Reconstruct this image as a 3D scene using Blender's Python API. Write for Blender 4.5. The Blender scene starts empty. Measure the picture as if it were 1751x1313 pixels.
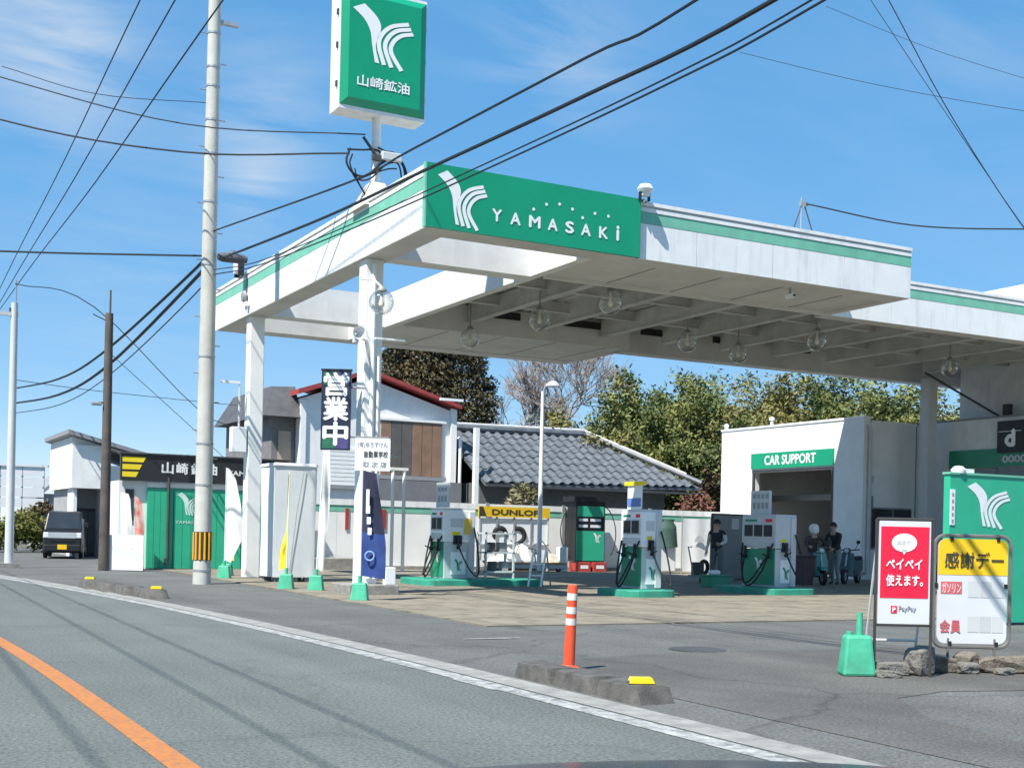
import bpy, bmesh, math, random
from mathutils import Vector, Matrix
random.seed(7)
S = bpy.context.scene
COL = S.collection
R = math.radians
# ------------------------------------------------------------------ camera
PSI, ROLL, EYE = R(28.2), R(1.3), 1.2
rt = Vector((math.cos(PSI), -math.sin(PSI), 0)); up = Vector((0, 0, 1)); fw = Vector((math.sin(PSI), math.cos(PSI), 0))
cx = rt*math.cos(ROLL) + up*math.sin(ROLL); cy = up*math.cos(ROLL) - rt*math.sin(ROLL)
cd = bpy.data.cameras.new('camera'); cam = bpy.data.objects.new('camera', cd); COL.objects.link(cam)
m = Matrix((cx, cy, -fw)).transposed().to_4x4(); m.translation = Vector((0, 0, EYE)); cam.matrix_world = m
cd.sensor_width = 36; cd.lens = 2150/1751*36; cd.shift_y = (911-656.5)/1751; cd.clip_start = 0.05; cd.clip_end = 3000
S.camera = cam
# ------------------------------------------------------------------ light
SUN = Vector((.62, .30, -1.0)).normalized()
EL = math.asin(-SUN.z); AZ = math.atan2(-SUN.x, -SUN.y)
w = bpy.data.worlds.new('World'); S.world = w; w.use_nodes = True
nt = w.node_tree; N = nt.nodes; L = nt.links; N.clear()
out = N.new('ShaderNodeOutputWorld'); bg = N.new('ShaderNodeBackground'); sky = N.new('ShaderNodeTexSky')
sky.sky_type = 'NISHITA'; sky.sun_disc = False; sky.sun_elevation = EL; sky.sun_rotation = AZ % (2*math.pi)
sky.altitude = 50; sky.air_density = .6; sky.dust_density = 0; sky.ozone_density = 3
bg.inputs[1].default_value = .14
gm = N.new('ShaderNodeGamma'); gm.inputs[1].default_value = .29; hs = N.new('ShaderNodeHueSaturation'); hs.inputs['Saturation'].default_value = 2.7; hs.inputs['Value'].default_value = 2.4
L.new(sky.outputs[0], gm.inputs[0]); L.new(gm.outputs[0], hs.inputs['Color'])
tc = N.new('ShaderNodeTexCoord'); sp = N.new('ShaderNodeSeparateXYZ'); L.new(tc.outputs['Generated'], sp.inputs[0])
ad = N.new('ShaderNodeMath'); ad.operation = 'ADD'; ad.inputs[1].default_value = .12; L.new(sp.outputs[2], ad.inputs[0])
mx = N.new('ShaderNodeMath'); mx.operation = 'MAXIMUM'; mx.inputs[1].default_value = .05; L.new(ad.outputs[0], mx.inputs[0])
dx = N.new('ShaderNodeMath'); dx.operation = 'DIVIDE'; L.new(sp.outputs[0], dx.inputs[0]); L.new(mx.outputs[0], dx.inputs[1])
dy = N.new('ShaderNodeMath'); dy.operation = 'DIVIDE'; L.new(sp.outputs[1], dy.inputs[0]); L.new(mx.outputs[0], dy.inputs[1])
cb = N.new('ShaderNodeCombineXYZ'); L.new(dx.outputs[0], cb.inputs[0]); L.new(dy.outputs[0], cb.inputs[1])
mpw = N.new('ShaderNodeMapping'); mpw.inputs['Rotation'].default_value = (0, 0, .5); mpw.inputs['Scale'].default_value = (.55, 1.25, 1); mpw.inputs['Location'].default_value = (1.3, .4, 0)
L.new(cb.outputs[0], mpw.inputs[0])
nz = N.new('ShaderNodeTexNoise'); nz.inputs['Scale'].default_value = .95; nz.inputs['Detail'].default_value = 7; nz.inputs['Roughness'].default_value = .52; nz.inputs['Distortion'].default_value = .5
L.new(mpw.outputs[0], nz.inputs[0])
rp = N.new('ShaderNodeValToRGB'); rp.color_ramp.elements[0].position = .48; rp.color_ramp.elements[0].color = (0, 0, 0, 1); rp.color_ramp.elements[1].position = .80; rp.color_ramp.elements[1].color = (.62, .62, .62, 1)
L.new(nz.outputs[0], rp.inputs[0])
acc = None
for d_, pw_, am in (((.1139,.9311,.3466),600,.62),((.1417,.9325,.3323),900,.4),((.2716,.9117,.3082),900,.55),((.4622,.8108,.3591),700,.6),((.2711,.9282,.2547),3000,.4),((.1919,.9644,.1821),300,.15),((.7007,.6152,.3613),260,.15)):
    dn = N.new('ShaderNodeVectorMath'); dn.operation = 'DOT_PRODUCT'; dn.inputs[1].default_value = Vector(d_).normalized(); L.new(tc.outputs['Generated'], dn.inputs[0])
    mxx = N.new('ShaderNodeMath'); mxx.operation = 'MAXIMUM'; mxx.inputs[1].default_value = 0; L.new(dn.outputs['Value'], mxx.inputs[0])
    p_ = N.new('ShaderNodeMath'); p_.operation = 'POWER'; p_.inputs[1].default_value = pw_; L.new(mxx.outputs[0], p_.inputs[0])
    m_ = N.new('ShaderNodeMath'); m_.operation = 'MULTIPLY_ADD'; m_.inputs[1].default_value = am; L.new(p_.outputs[0], m_.inputs[0])
    if acc: L.new(acc, m_.inputs[2])
    else: m_.inputs[2].default_value = .05
    acc = m_.outputs[0]
n2 = N.new('ShaderNodeTexNoise'); n2.inputs['Scale'].default_value = 2.6; n2.inputs['Detail'].default_value = 8; n2.inputs['Roughness'].default_value = .6; n2.inputs['Distortion'].default_value = .7; L.new(mpw.outputs[0], n2.inputs[0])
r2 = N.new('ShaderNodeValToRGB'); r2.color_ramp.elements[0].position = .38; r2.color_ramp.elements[1].position = .72; L.new(n2.outputs[0], r2.inputs[0])
cm = N.new('ShaderNodeMath'); cm.operation = 'MULTIPLY'; cm.use_clamp = True; L.new(r2.outputs[0], cm.inputs[0]); L.new(acc, cm.inputs[1])
mixw = N.new('ShaderNodeMix'); mixw.data_type = 'RGBA'; mixw.inputs[7].default_value = (3.3, 3.55, 3.75, 1)
L.new(cm.outputs[0], mixw.inputs[0]); L.new(hs.outputs[0], mixw.inputs[6]); L.new(mixw.outputs[2], bg.inputs[0]); L.new(bg.outputs[0], out.inputs[0])
sl = bpy.data.lights.new('sun', 'SUN'); sl.energy = 5.0; sl.angle = R(.53); sl.color = (1, .955, .88)
so = bpy.data.objects.new('sun', sl); COL.objects.link(so); so.rotation_mode = 'QUATERNION'; so.rotation_quaternion = SUN.to_track_quat('-Z', 'Y'); so.location = (-20, -8, 40)
S.view_settings.view_transform = 'Standard'; S.view_settings.look = 'None'; S.view_settings.exposure = .76; S.view_settings.gamma = 1; S.view_settings.use_curve_mapping = False

# ------------------------------------------------------------------ materials
MATS = {}
def mat(name, rgb, rough=.6, metal=0, var=.14, scale=2.5, bump=0., bscale=40, streak=0., sscale=3, dirt=(.28, .26, .22), rgb2=None, emit=0, spec=.5):
    if name in MATS: return MATS[name]
    m = bpy.data.materials.new(name); m.use_nodes = True; MATS[name] = m
    n = m.node_tree.nodes; l = m.node_tree.links; b = n['Principled BSDF']
    b.inputs['Roughness'].default_value = rough; b.inputs['Metallic'].default_value = metal; b.inputs['Specular IOR Level'].default_value = spec
    g = n.new('ShaderNodeNewGeometry')
    a = n.new('ShaderNodeTexNoise'); a.inputs['Scale'].default_value = scale; a.inputs['Detail'].default_value = 6; a.inputs['Roughness'].default_value = .6
    l.new(g.outputs['Position'], a.inputs['Vector'])
    r = n.new('ShaderNodeValToRGB'); e = r.color_ramp.elements
    lo = rgb2 if rgb2 else tuple(c*(1-var) for c in rgb); hi = rgb if rgb2 else tuple(min(1, c*(1+var*.5)) for c in rgb)
    e[0].position = .33; e[0].color = (*lo, 1); e[1].position = .67; e[1].color = (*hi, 1)
    l.new(a.outputs[0], r.inputs[0]); c = r.outputs[0]
    if streak:
        mp = n.new('ShaderNodeMapping'); mp.inputs['Scale'].default_value = (1, 1, .12); l.new(g.outputs['Position'], mp.inputs[0])
        s = n.new('ShaderNodeTexNoise'); s.inputs['Scale'].default_value = sscale; s.inputs['Detail'].default_value = 5; s.inputs['Roughness'].default_value = .65; l.new(mp.outputs[0], s.inputs['Vector'])
        rr = n.new('ShaderNodeValToRGB'); rr.color_ramp.elements[0].position = .5; rr.color_ramp.elements[0].color = (0, 0, 0, 1); rr.color_ramp.elements[1].position = .78; rr.color_ramp.elements[1].color = (streak,)*3+(1,)
        l.new(s.outputs[0], rr.inputs[0])
        x = n.new('ShaderNodeMix'); x.data_type = 'RGBA'; x.inputs[7].default_value = (*[d*(.5+.5*k) for d, k in zip(dirt, rgb)], 1)
        l.new(rr.outputs[0], x.inputs[0]); l.new(c, x.inputs[6]); c = x.outputs[2]
    l.new(c, b.inputs['Base Color'])
    if bump:
        q = n.new('ShaderNodeTexNoise'); q.inputs['Scale'].default_value = bscale; q.inputs['Detail'].default_value = 4; l.new(g.outputs['Position'], q.inputs['Vector'])
        bp = n.new('ShaderNodeBump'); bp.inputs['Strength'].default_value = bump; bp.inputs['Distance'].default_value = .02; l.new(q.outputs[0], bp.inputs['Height']); l.new(bp.outputs[0], b.inputs['Normal'])
    if emit: b.inputs['Emission Color'].default_value = (*rgb, 1); b.inputs['Emission Strength'].default_value = emit
    return m
def glass(name, tint=(.9, .95, .95), gloss=.06):
    if name in MATS: return MATS[name]
    m = bpy.data.materials.new(name); m.use_nodes = True; MATS[name] = m
    n = m.node_tree.nodes; l = m.node_tree.links; n.remove(n['Principled BSDF']); o = n['Material Output']
    t = n.new('ShaderNodeBsdfTransparent'); t.inputs[0].default_value = (*tint, 1)
    g = n.new('ShaderNodeBsdfGlossy'); g.inputs['Roughness'].default_value = gloss
    f = n.new('ShaderNodeLayerWeight'); f.inputs[0].default_value = .38
    pw = n.new('ShaderNodeMath'); pw.operation = 'MULTIPLY_ADD'; pw.inputs[1].default_value = .75; pw.inputs[2].default_value = .04; l.new(f.outputs['Facing'], pw.inputs[0])
    x = n.new('ShaderNodeMixShader'); l.new(pw.outputs[0], x.inputs[0]); l.new(t.outputs[0], x.inputs[1]); l.new(g.outputs[0], x.inputs[2]); l.new(x.outputs[0], o.inputs[0])
    return m
WHITE = mat('white_paint', (.80, .81, .80), .5, var=.05, streak=.34, sscale=5)
WHITE2 = mat('white_wall', (.80, .80, .78), .75, var=.06, streak=.10, sscale=2, bump=.1)
CLEANW = mat('clean_white', (.82, .83, .83), .4, var=.03)
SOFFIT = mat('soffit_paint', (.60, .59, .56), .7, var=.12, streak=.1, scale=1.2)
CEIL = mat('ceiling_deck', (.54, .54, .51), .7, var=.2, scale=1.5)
MINT = mat('mint_stripe', (.18, .50, .36), .5, var=.12, streak=.22)
GREEN = mat('sign_green', (.006, .30, .155), .32, var=.07, scale=1.5)
GREENB = mat('bright_green', (.03, .42, .24), .45, var=.08)
PGREEN = mat('pump_green', (.02, .25, .14), .4, var=.1)
ISLE = mat('island_green', (.03, .30, .20), .6, var=.25, streak=.35, bump=.1)
LGREY = mat('light_grey', (.55, .57, .58), .5, var=.06, streak=.15)
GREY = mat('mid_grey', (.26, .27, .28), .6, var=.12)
DGREY = mat('dark_grey', (.06, .062, .065), .6, var=.2)
BLACK = mat('black_plastic', (.014, .014, .016), .5, var=.2)
RUBBER = mat('rubber', (.02, .02, .022), .8, var=.2)
STEEL = mat('galvanised', (.45, .46, .47), .45, .6, var=.15, scale=8)
RED = mat('pay_red', (.72, .012, .05), .45, var=.06)
DRED = mat('dull_red', (.40, .05, .04), .55, var=.2)
YEL = mat('sign_yellow', (.80, .50, .01), .5, var=.06)
BYEL = mat('bright_yellow', (.85, .66, .02), .6, var=.1)
ORANGE = mat('post_orange', (.80, .085, .028), .45, var=.12, streak=.2)
CONC = mat('concrete', (.26, .25, .225), .85, var=.3, scale=6, bump=.5, bscale=30)
KERB = mat('old_concrete', (.115, .110, .100), .9, var=.45, scale=7, bump=.4, bscale=60, rgb2=(.055, .052, .048))
POLEC = mat('pole_concrete', (.50, .50, .46), .85, var=.12, scale=3, streak=.25, sscale=5, bump=.2)
WOODP = mat('dark_pole', (.10, .085, .075), .8, var=.3, streak=.3)
BROWN = mat('brown_shutter', (.26, .155, .10), .7, var=.2, streak=.25)
TILE = mat('roof_tile', (.105, .118, .13), .5, var=.35, scale=3.5, spec=.6)
NAVY = mat('navy', (.02, .03, .075), .6, var=.2)
WIRE = mat('cable', (.012, .016, .02), .6, var=.1)
INK = mat('ink_black', (.05, .045, .03), .6, var=.05)
INKG = mat('ink_grey', (.30, .31, .33), .6, var=.05)
REDINK = mat('faded_red', (.58, .12, .13), .6, var=.2)
GLOBE = glass('globe_glass', (.93, .95, .95), .03)
WINDOW = mat('window_glass', (.03, .035, .04), .08, var=.2, spec=.8)

# ------------------------------------------------------------------ mesh helpers
class MB:
    def __init__(s): s.v = []; s.f = []
    def box(s, x0, x1, y0, y1, z0, z1):
        b = len(s.v)
        s.v += [(x0,y0,z0),(x1,y0,z0),(x1,y1,z0),(x0,y1,z0),(x0,y0,z1),(x1,y0,z1),(x1,y1,z1),(x0,y1,z1)]
        s.f += [tuple(b+i for i in q) for q in ((0,3,2,1),(4,5,6,7),(0,1,5,4),(1,2,6,5),(2,3,7,6),(3,0,4,7))]; return s
    def hexa(s, lo, hi):  # two quads of 4 points (bottom, top) counter-clockwise from above
        b = len(s.v); s.v += [tuple(p) for p in lo] + [tuple(p) for p in hi]
        s.f += [tuple(b+i for i in q) for q in ((0,3,2,1),(4,5,6,7),(0,1,5,4),(1,2,6,5),(2,3,7,6),(3,0,4,7))]; return s
    def tube(s, pts, r, n=8, cap=True):
        pts = [Vector(p) for p in pts]; rs = r if isinstance(r, (list, tuple)) else [r]*len(pts); b = len(s.v); ref = None
        for i, p in enumerate(pts):
            d = (pts[min(i+1, len(pts)-1)] - pts[max(i-1, 0)]); d = d.normalized() if d.length > 1e-9 else Vector((0,0,1))
            if ref is None: ref = Vector((0,0,1)) if abs(d.z) < .9 else Vector((1,0,0))
            u = (ref - d*ref.dot(d))
            if u.length < 1e-6: u = d.orthogonal()
            u.normalize(); ref = u; v = d.cross(u)
            for k in range(n):
                a = 2*math.pi*k/n; s.v.append(tuple(p + (u*math.cos(a) + v*math.sin(a))*rs[i]))
        for i in range(len(pts)-1):
            for k in range(n): s.f.append((b+i*n+k, b+i*n+(k+1)%n, b+(i+1)*n+(k+1)%n, b+(i+1)*n+k))
        if cap: s.f.append(tuple(b+k for k in reversed(range(n)))); s.f.append(tuple(b+(len(pts)-1)*n+k for k in range(n)))
        return s
    def lathe(s, prof, c=(0,0,0), n=16, axis='z'):
        b = len(s.v)
        for r_, h in prof:
            for k in range(n):
                a = 2*math.pi*k/n; x, y = r_*math.cos(a), r_*math.sin(a)
                p = (x, y, h) if axis == 'z' else ((h, x, y) if axis == 'x' else (x, h, y))
                s.v.append((c[0]+p[0], c[1]+p[1], c[2]+p[2]))
        for i in range(len(prof)-1):
            for k in range(n):
                q = (b+i*n+k, b+i*n+(k+1)%n, b+(i+1)*n+(k+1)%n, b+(i+1)*n+k)
                s.f.append(q if axis != 'y' else q[::-1])
        return s
    def prism(s, poly, a0, a1, plane='xz'):   # polygon extruded along the third axis
        b = len(s.v); n = len(poly)
        def P(u, v, a): return {'xz': (u, a, v), 'yz': (a, u, v), 'xy': (u, v, a)}[plane]
        s.v += [P(u, v, a0) for u, v in poly] + [P(u, v, a1) for u, v in poly]
        s.f.append(tuple(range(b, b+n))); s.f.append(tuple(range(b+2*n-1, b+n-1, -1)))
        for i in range(n): s.f.append((b+i, b+n+i, b+n+(i+1)%n, b+(i+1)%n))
        return s
    def grid(s, fn, nu, nv):
        b = len(s.v)
        for j in range(nv+1):
            for i in range(nu+1): s.v.append(tuple(fn(i/nu, j/nv)))
        for j in range(nv):
            for i in range(nu):
                q = b+j*(nu+1)+i; s.f.append((q, q+1, q+nu+2, q+nu+1))
        return s
    def mesh(s, name, smooth=False, fix=True):
        me = bpy.data.meshes.new(name); me.from_pydata(s.v, [], s.f)
        if fix:
            bm = bmesh.new(); bm.from_mesh(me); bmesh.ops.recalc_face_normals(bm, faces=bm.faces); bm.to_mesh(me); bm.free()
        if smooth:
            me.polygons.foreach_set('use_smooth', [True]*len(me.polygons))
            if smooth != 'all': me.set_sharp_from_angle(angle=R(40))
        return me
    def build(s, name, m, parent=None, smooth=False, bev=0, loc=None, fix=True):
        me = s.mesh(name, smooth, fix); me.materials.append(m)
        o = bpy.data.objects.new(name, me); COL.objects.link(o)
        if parent: o.parent = parent
        if loc: o.location = loc
        if bev:
            md = o.modifiers.new('Bevel', 'BEVEL'); md.width = bev; md.segments = 2; md.limit_method = 'ANGLE'; md.angle_limit = R(40)
        return o
def BOX(*a): return MB().box(*a)
def thing(name, label, cat, loc=(0,0,0), rz=0, group=None):
    o = bpy.data.objects.new(name, None); COL.objects.link(o); o.location = loc; o.rotation_euler = (0, 0, rz); o.empty_display_size = .2
    return tag(o, label, cat, group)
def tag(o, label, cat, group=None):
    o['label'] = label; o['category'] = cat
    if group: o['group'] = group
    return o
def struct(o, label=None):
    o['kind'] = 'structure'
    if label: o['label'] = label
    return o
def copy_part(o, parent, loc=None):
    c = o.copy(); COL.objects.link(c); c.parent = parent
    if loc is not None: c.location = loc
    return c
def copy_tree(o, parent=None):
    c = o.copy(); COL.objects.link(c); c.parent = parent
    for ch in list(o.children): copy_tree(ch, c)
    return c
TXT = {}
def text2d(s, bold=0., sx=1.):
    k = (s, bold)
    if k not in TXT:
        c = bpy.data.curves.new('lettering', 'FONT'); c.body = s; c.size = 1; c.resolution_u = 3
        o = bpy.data.objects.new('lettering', c); COL.objects.link(o)
        me = bpy.data.meshes.new_from_object(o.evaluated_get(bpy.context.evaluated_depsgraph_get()))
        V = []; F = []
        for q, (ax, ay) in enumerate(((0,0),(1,0),(-1,0),(0,1),(0,-1)) if bold else ((0,0),)):   # heavier strokes: shifted layers, each a hair in front of the last
            k0 = len(V); V += [(v.co.x+ax*bold, v.co.y+ay*bold, q*.0008) for v in me.vertices]; F += [tuple(i+k0 for i in p.vertices) for p in me.polygons]
        TXT[k] = (V, F)
        bpy.data.objects.remove(o); bpy.data.curves.remove(c); bpy.data.meshes.remove(me)
    return TXT[k]
def decal(name, vf, m, parent, org, u, v, w=None, h=None, off=.004, anchor='ll'):
    """flat print: 2-D mesh scaled to w x h, lower-left corner at org, axes u,v, lifted along u x v"""
    V, F = vf; xs = [p[0] for p in V]; ys = [p[1] for p in V]; x0, x1, y0, y1 = min(xs), max(xs), min(ys), max(ys)
    sx = w/(x1-x0) if w else None; sy = h/(y1-y0) if h else None; sx = sx or sy; sy = sy or sx
    u = Vector(u); v = Vector(v); n = u.cross(v).normalized(); org = Vector(org)
    b = MB(); b.v = [tuple(org + u*((p[0]-x0)*sx) + v*((p[1]-y0)*sy) + n*(off+(p[2] if len(p) > 2 else 0))) for p in V]; b.f = F
    return b.build(name, m, parent, fix=False)
UX, UZ = (1, 0, 0), (0, 0, 1)
def spline(pts, n=8):
    P = [Vector((*p, 0)) for p in pts]; P = [P[0]*2-P[1]] + P + [P[-1]*2-P[-2]]; o = []
    for i in range(1, len(P)-2):
        for k in range(n):
            t = k/n; a, b, c, d = P[i-1:i+3]
            o.append(.5*((2*b)+(c-a)*t+(2*a-5*b+4*c-d)*t*t+(3*b-a-3*c+d)*t**3))
    o.append(P[-2]); return o
def logo_y():
    V = []; F = []
    def ribbon(l, r_):
        a = spline(l); b = spline(r_); k = len(V)
        for p, q in zip(a, b): V.append((p.x, -p.y)); V.append((q.x, -q.y))
        for i in range(len(a)-1): F.append((k+2*i, k+2*i+2, k+2*i+3, k+2*i+1))
    ribbon([(775,35),(830,88),(860,150),(870,225),(885,325)], [(830,0),(890,60),(912,125),(888,225),(906,327)])
    for pts in ([(1048,64),(965,98),(916,158),(903,225),(930,330)], [(1059,90),(988,118),(945,172),(934,235),(966,336)], [(1070,116),(1012,140),(972,188),(964,250),(1016,344)]):
        c = spline(pts, 8); a = []; b = []
        for i, p in enumerate(c):
            d = (c[min(i+1, len(c)-1)]-c[max(i-1, 0)]).normalized(); nn = Vector((-d.y, d.x, 0)); hw = 10.5
            a.append(p+nn*hw); b.append(p-nn*hw)
        k = len(V)
        for p, q in zip(a, b): V.append((q.x, -q.y)); V.append((p.x, -p.y))
        for i in range(len(a)-1): F.append((k+2*i, k+2*i+1, k+2*i+3, k+2*i+2))
    return V, F
LOGO = logo_y()
def fixface(vf):
    V, F = vf; G = []
    for f in F:
        a = sum(V[f[i]][0]*V[f[(i+1) % len(f)]][1]-V[f[(i+1) % len(f)]][0]*V[f[i]][1] for i in range(len(f)))
        G.append(f if a > 0 else f[::-1])
    return V, G
LOGO = fixface(LOGO)
def disc2d(r=.5, n=14): return ([(r*math.cos(2*math.pi*k/n), r*math.sin(2*math.pi*k/n)) for k in range(n)], [tuple(range(n))])
def rect2d(): return ([(0,0),(1,0),(1,1),(0,1)], [(0,1,2,3)])
# ------------------------------------------------------------------ ground
def asphalt(name, base, dark, crack=.5, spk=.55):
    m = mat(name, base, .88, var=.1, scale=.7, bump=.35, bscale=90, rgb2=dark)
    n = m.node_tree.nodes; l = m.node_tree.links; b = n['Principled BSDF']; src = b.inputs['Base Color'].links[0].from_socket
    g = n.new('ShaderNodeNewGeometry')
    a = n.new('ShaderNodeTexNoise'); a.inputs['Scale'].default_value = 38; a.inputs['Detail'].default_value = 6; a.inputs['Roughness'].default_value = .75; l.new(g.outputs['Position'], a.inputs['Vector'])
    r = n.new('ShaderNodeValToRGB'); r.color_ramp.elements[0].position = .36; r.color_ramp.elements[0].color = (1-spk,)*3+(1,); r.color_ramp.elements[1].position = .64; r.color_ramp.elements[1].color = (1+spk*.6,)*3+(1,)
    l.new(a.outputs[0], r.inputs[0])
    x = n.new('ShaderNodeMix'); x.data_type = 'RGBA'; x.blend_type = 'MULTIPLY'; x.inputs[0].default_value = 1; l.new(src, x.inputs[6]); l.new(r.outputs[0], x.inputs[7])
    v = n.new('ShaderNodeTexVoronoi'); v.feature = 'DISTANCE_TO_EDGE'; v.inputs['Scale'].default_value = .23
    wn = n.new('ShaderNodeTexNoise'); wn.inputs['Scale'].default_value = 1.1; wn.inputs['Detail'].default_value = 5; l.new(g.outputs['Position'], wn.inputs['Vector'])
    va = n.new('ShaderNodeVectorMath'); va.operation = 'MULTIPLY_ADD'; va.inputs[1].default_value = (1.1, 1.1, 0); l.new(wn.outputs['Color'], va.inputs[0]); l.new(g.outputs['Position'], va.inputs[2]); l.new(va.outputs[0], v.inputs['Vector'])
    c = n.new('ShaderNodeValToRGB'); c.color_ramp.elements[0].position = 0; c.color_ramp.elements[0].color = (1-crack,)*3+(1,); c.color_ramp.elements[1].position = .010; c.color_ramp.elements[1].color = (1,1,1,1)
    l.new(v.outputs[0], c.inputs[0])
    y = n.new('ShaderNodeMix'); y.data_type = 'RGBA'; y.blend_type = 'MULTIPLY'; y.inputs[0].default_value = 1; l.new(x.outputs[2], y.inputs[6]); l.new(c.outputs[0], y.inputs[7])
    mp = n.new('ShaderNodeMapping'); mp.inputs['Scale'].default_value = (1.5, .05, 1); l.new(g.outputs['Position'], mp.inputs[0])
    s_ = n.new('ShaderNodeTexNoise'); s_.inputs['Scale'].default_value = 1.0; s_.inputs['Detail'].default_value = 4; l.new(mp.outputs[0], s_.inputs['Vector'])
    sr = n.new('ShaderNodeValToRGB'); sr.color_ramp.elements[0].position = .32; sr.color_ramp.elements[0].color = (.84,.84,.84,1); sr.color_ramp.elements[1].position = .66; sr.color_ramp.elements[1].color = (1.06,1.06,1.06,1); l.new(s_.outputs[0], sr.inputs[0])
    k = n.new('ShaderNodeMix'); k.data_type = 'RGBA'; k.blend_type = 'MULTIPLY'; k.inputs[0].default_value = 1; l.new(y.outputs[2], k.inputs[6]); l.new(sr.outputs[0], k.inputs[7])
    l.new(k.outputs[2], b.inputs['Base Color']); return m
def worn(name, rgb, under, lo, hi, scale=14):
    m = mat(name, rgb, .75, var=.1); n = m.node_tree.nodes; l = m.node_tree.links; b = n['Principled BSDF']; src = b.inputs['Base Color'].links[0].from_socket
    g = n.new('ShaderNodeNewGeometry'); a = n.new('ShaderNodeTexNoise'); a.inputs['Scale'].default_value = scale; a.inputs['Detail'].default_value = 7; a.inputs['Roughness'].default_value = .7; l.new(g.outputs['Position'], a.inputs['Vector'])
    r = n.new('ShaderNodeValToRGB'); r.color_ramp.elements[0].position = lo; r.color_ramp.elements[1].position = hi; l.new(a.outputs[0], r.inputs[0])
    x = n.new('ShaderNodeMix'); x.data_type = 'RGBA'; x.inputs[6].default_value = (*under, 1); l.new(r.outputs[0], x.inputs[0]); l.new(src, x.inputs[7]); l.new(x.outputs[2], b.inputs['Base Color']); return m
ROAD = asphalt('road_asphalt', (.140, .156, .144), (.116, .130, .120), .16)
APRON = asphalt('apron_asphalt', (.138, .142, .132), (.100, .103, .095), .3)
PATCH = asphalt('patch_asphalt', (.125, .122, .110), (.085, .082, .074), .35)
SLAB = mat('slab_concrete', (.225, .198, .148), .85, var=.2, scale=1.3, bump=.25, bscale=60, rgb2=(.16, .142, .108))
n_ = SLAB.node_tree.nodes; l_ = SLAB.node_tree.links; b_ = n_['Principled BSDF']; src_ = b_.inputs['Base Color'].links[0].from_socket
g_ = n_.new('ShaderNodeNewGeometry'); a_ = n_.new('ShaderNodeTexNoise'); a_.inputs['Scale'].default_value = 2.2; a_.inputs['Detail'].default_value = 9; a_.inputs['Roughness'].default_value = .7; l_.new(g_.outputs['Position'], a_.inputs['Vector'])
r_ = n_.new('ShaderNodeValToRGB'); r_.color_ramp.elements[0].position = .36; r_.color_ramp.elements[0].color = (.62,.61,.6,1); r_.color_ramp.elements[1].position = .5; r_.color_ramp.elements[1].color = (1.08,1.08,1.08,1); l_.new(a_.outputs[0], r_.inputs[0])
x_ = n_.new('ShaderNodeMix'); x_.data_type = 'RGBA'; x_.blend_type = 'MULTIPLY'; x_.inputs[0].default_value = 1; l_.new(src_, x_.inputs[6]); l_.new(r_.outputs[0], x_.inputs[7]); l_.new(x_.outputs[2], b_.inputs['Base Color'])
GUT = mat('gutter_concrete', (.30, .30, .275), .9, var=.3, scale=5, bump=.4, rgb2=(.19, .19, .175))
LINEW = worn('line_white', (.42, .43, .41), (.135, .14, .135), .36, .62, 9)
LINEO = worn('line_orange', (.46, .165, .035), (.25, .13, .07), .34, .56, 18)
GROUND = mat('soil', (.12, .11, .075), .95, var=.4, scale=.5, rgb2=(.07, .075, .04))
def xe(y): return 4.65 - .0037*max(0, min(y, 75)-8.7)**2 - max(0, y-75)*.45
YS = [-12, -6, 0, 4, 7, 9] + [9+1.5*i for i in range(1, 46)] + [85, 100, 130, 170]
def strip(x0, x1, z, ys=YS): return MB().grid(lambda u, v: ((lambda y: (xe(y)+x0+(x1-x0)*u, y, z))(ys[round(v*(len(ys)-1))])), 1, len(ys)-1)
struct(BOX(-1500, 1500, -600, 2400, -.6, -.03).build('ground', GROUND))
struct(strip(-6.6, .02, 0).build('road', ROAD))
struct(strip(.022, .30, .003, [y for y in YS if y < 62]).build('gutter_strip', GUT))
ap = MB(); ysA = [y for y in YS if -8 < y < 62]
ap.grid(lambda u, v: ((lambda y: (xe(y)+.305 + (40-xe(y)-.305)*u, y, -.004))(ysA[round(v*(len(ysA)-1))])), 1, len(ysA)-1)
struct(ap.build('forecourt_apron', APRON))
road = bpy.data.objects['road']
def rpart(mb, name, m, lab=None):
    o = mb.build(name, m, road)
    if lab: o['label'] = lab
    return o
rpart(strip(-.19, -.015, .004, [y for y in YS if y < 62]), 'edge_line', LINEW, 'worn white edge line along the road')
rpart(strip(-3.19, -3.04, .004), 'centre_line', LINEO, 'orange centre line')
rpart(MB().grid(lambda u, v: (4.42+.17*u, 8.5+.75*v, .0045), 1, 1), 'paint_dash', LINEW, 'short white dash beside the kerb')
# darker repaired asphalt in front of the stand signs
pp = [(5.45,3.0),(5.5,6.9),(5.55,9.7),(6.2,10.35),(7.2,10.6),(8.3,10.72),(9.4,10.5),(10.6,10.6),(14,10.7),(14,7.6),(10.2,7.25),(9.0,7.05),(7.9,7.3),(7.2,7.1),(6.6,6.2),(6.2,4.6),(6.1,3.0)]
b = MB(); b.v = [(x, y, 0.0) for x, y in pp]; b.f = [tuple(range(len(pp)))]; struct(b.build('asphalt_patch', PATCH))
b = MB().lathe([(0,.006),(.30,.006),(.31,.002)], (8.13,10.9,0), 24); o = b.build('manhole_cover', DGREY); tag(o, 'round dark manhole cover set in the asphalt behind the near kerb', 'manhole cover')
b = BOX(6.2,6.9,12.6,12.67,.002,.005); o = b.build('paint_mark', LINEW, bpy.data.objects['forecourt_apron'])
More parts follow.
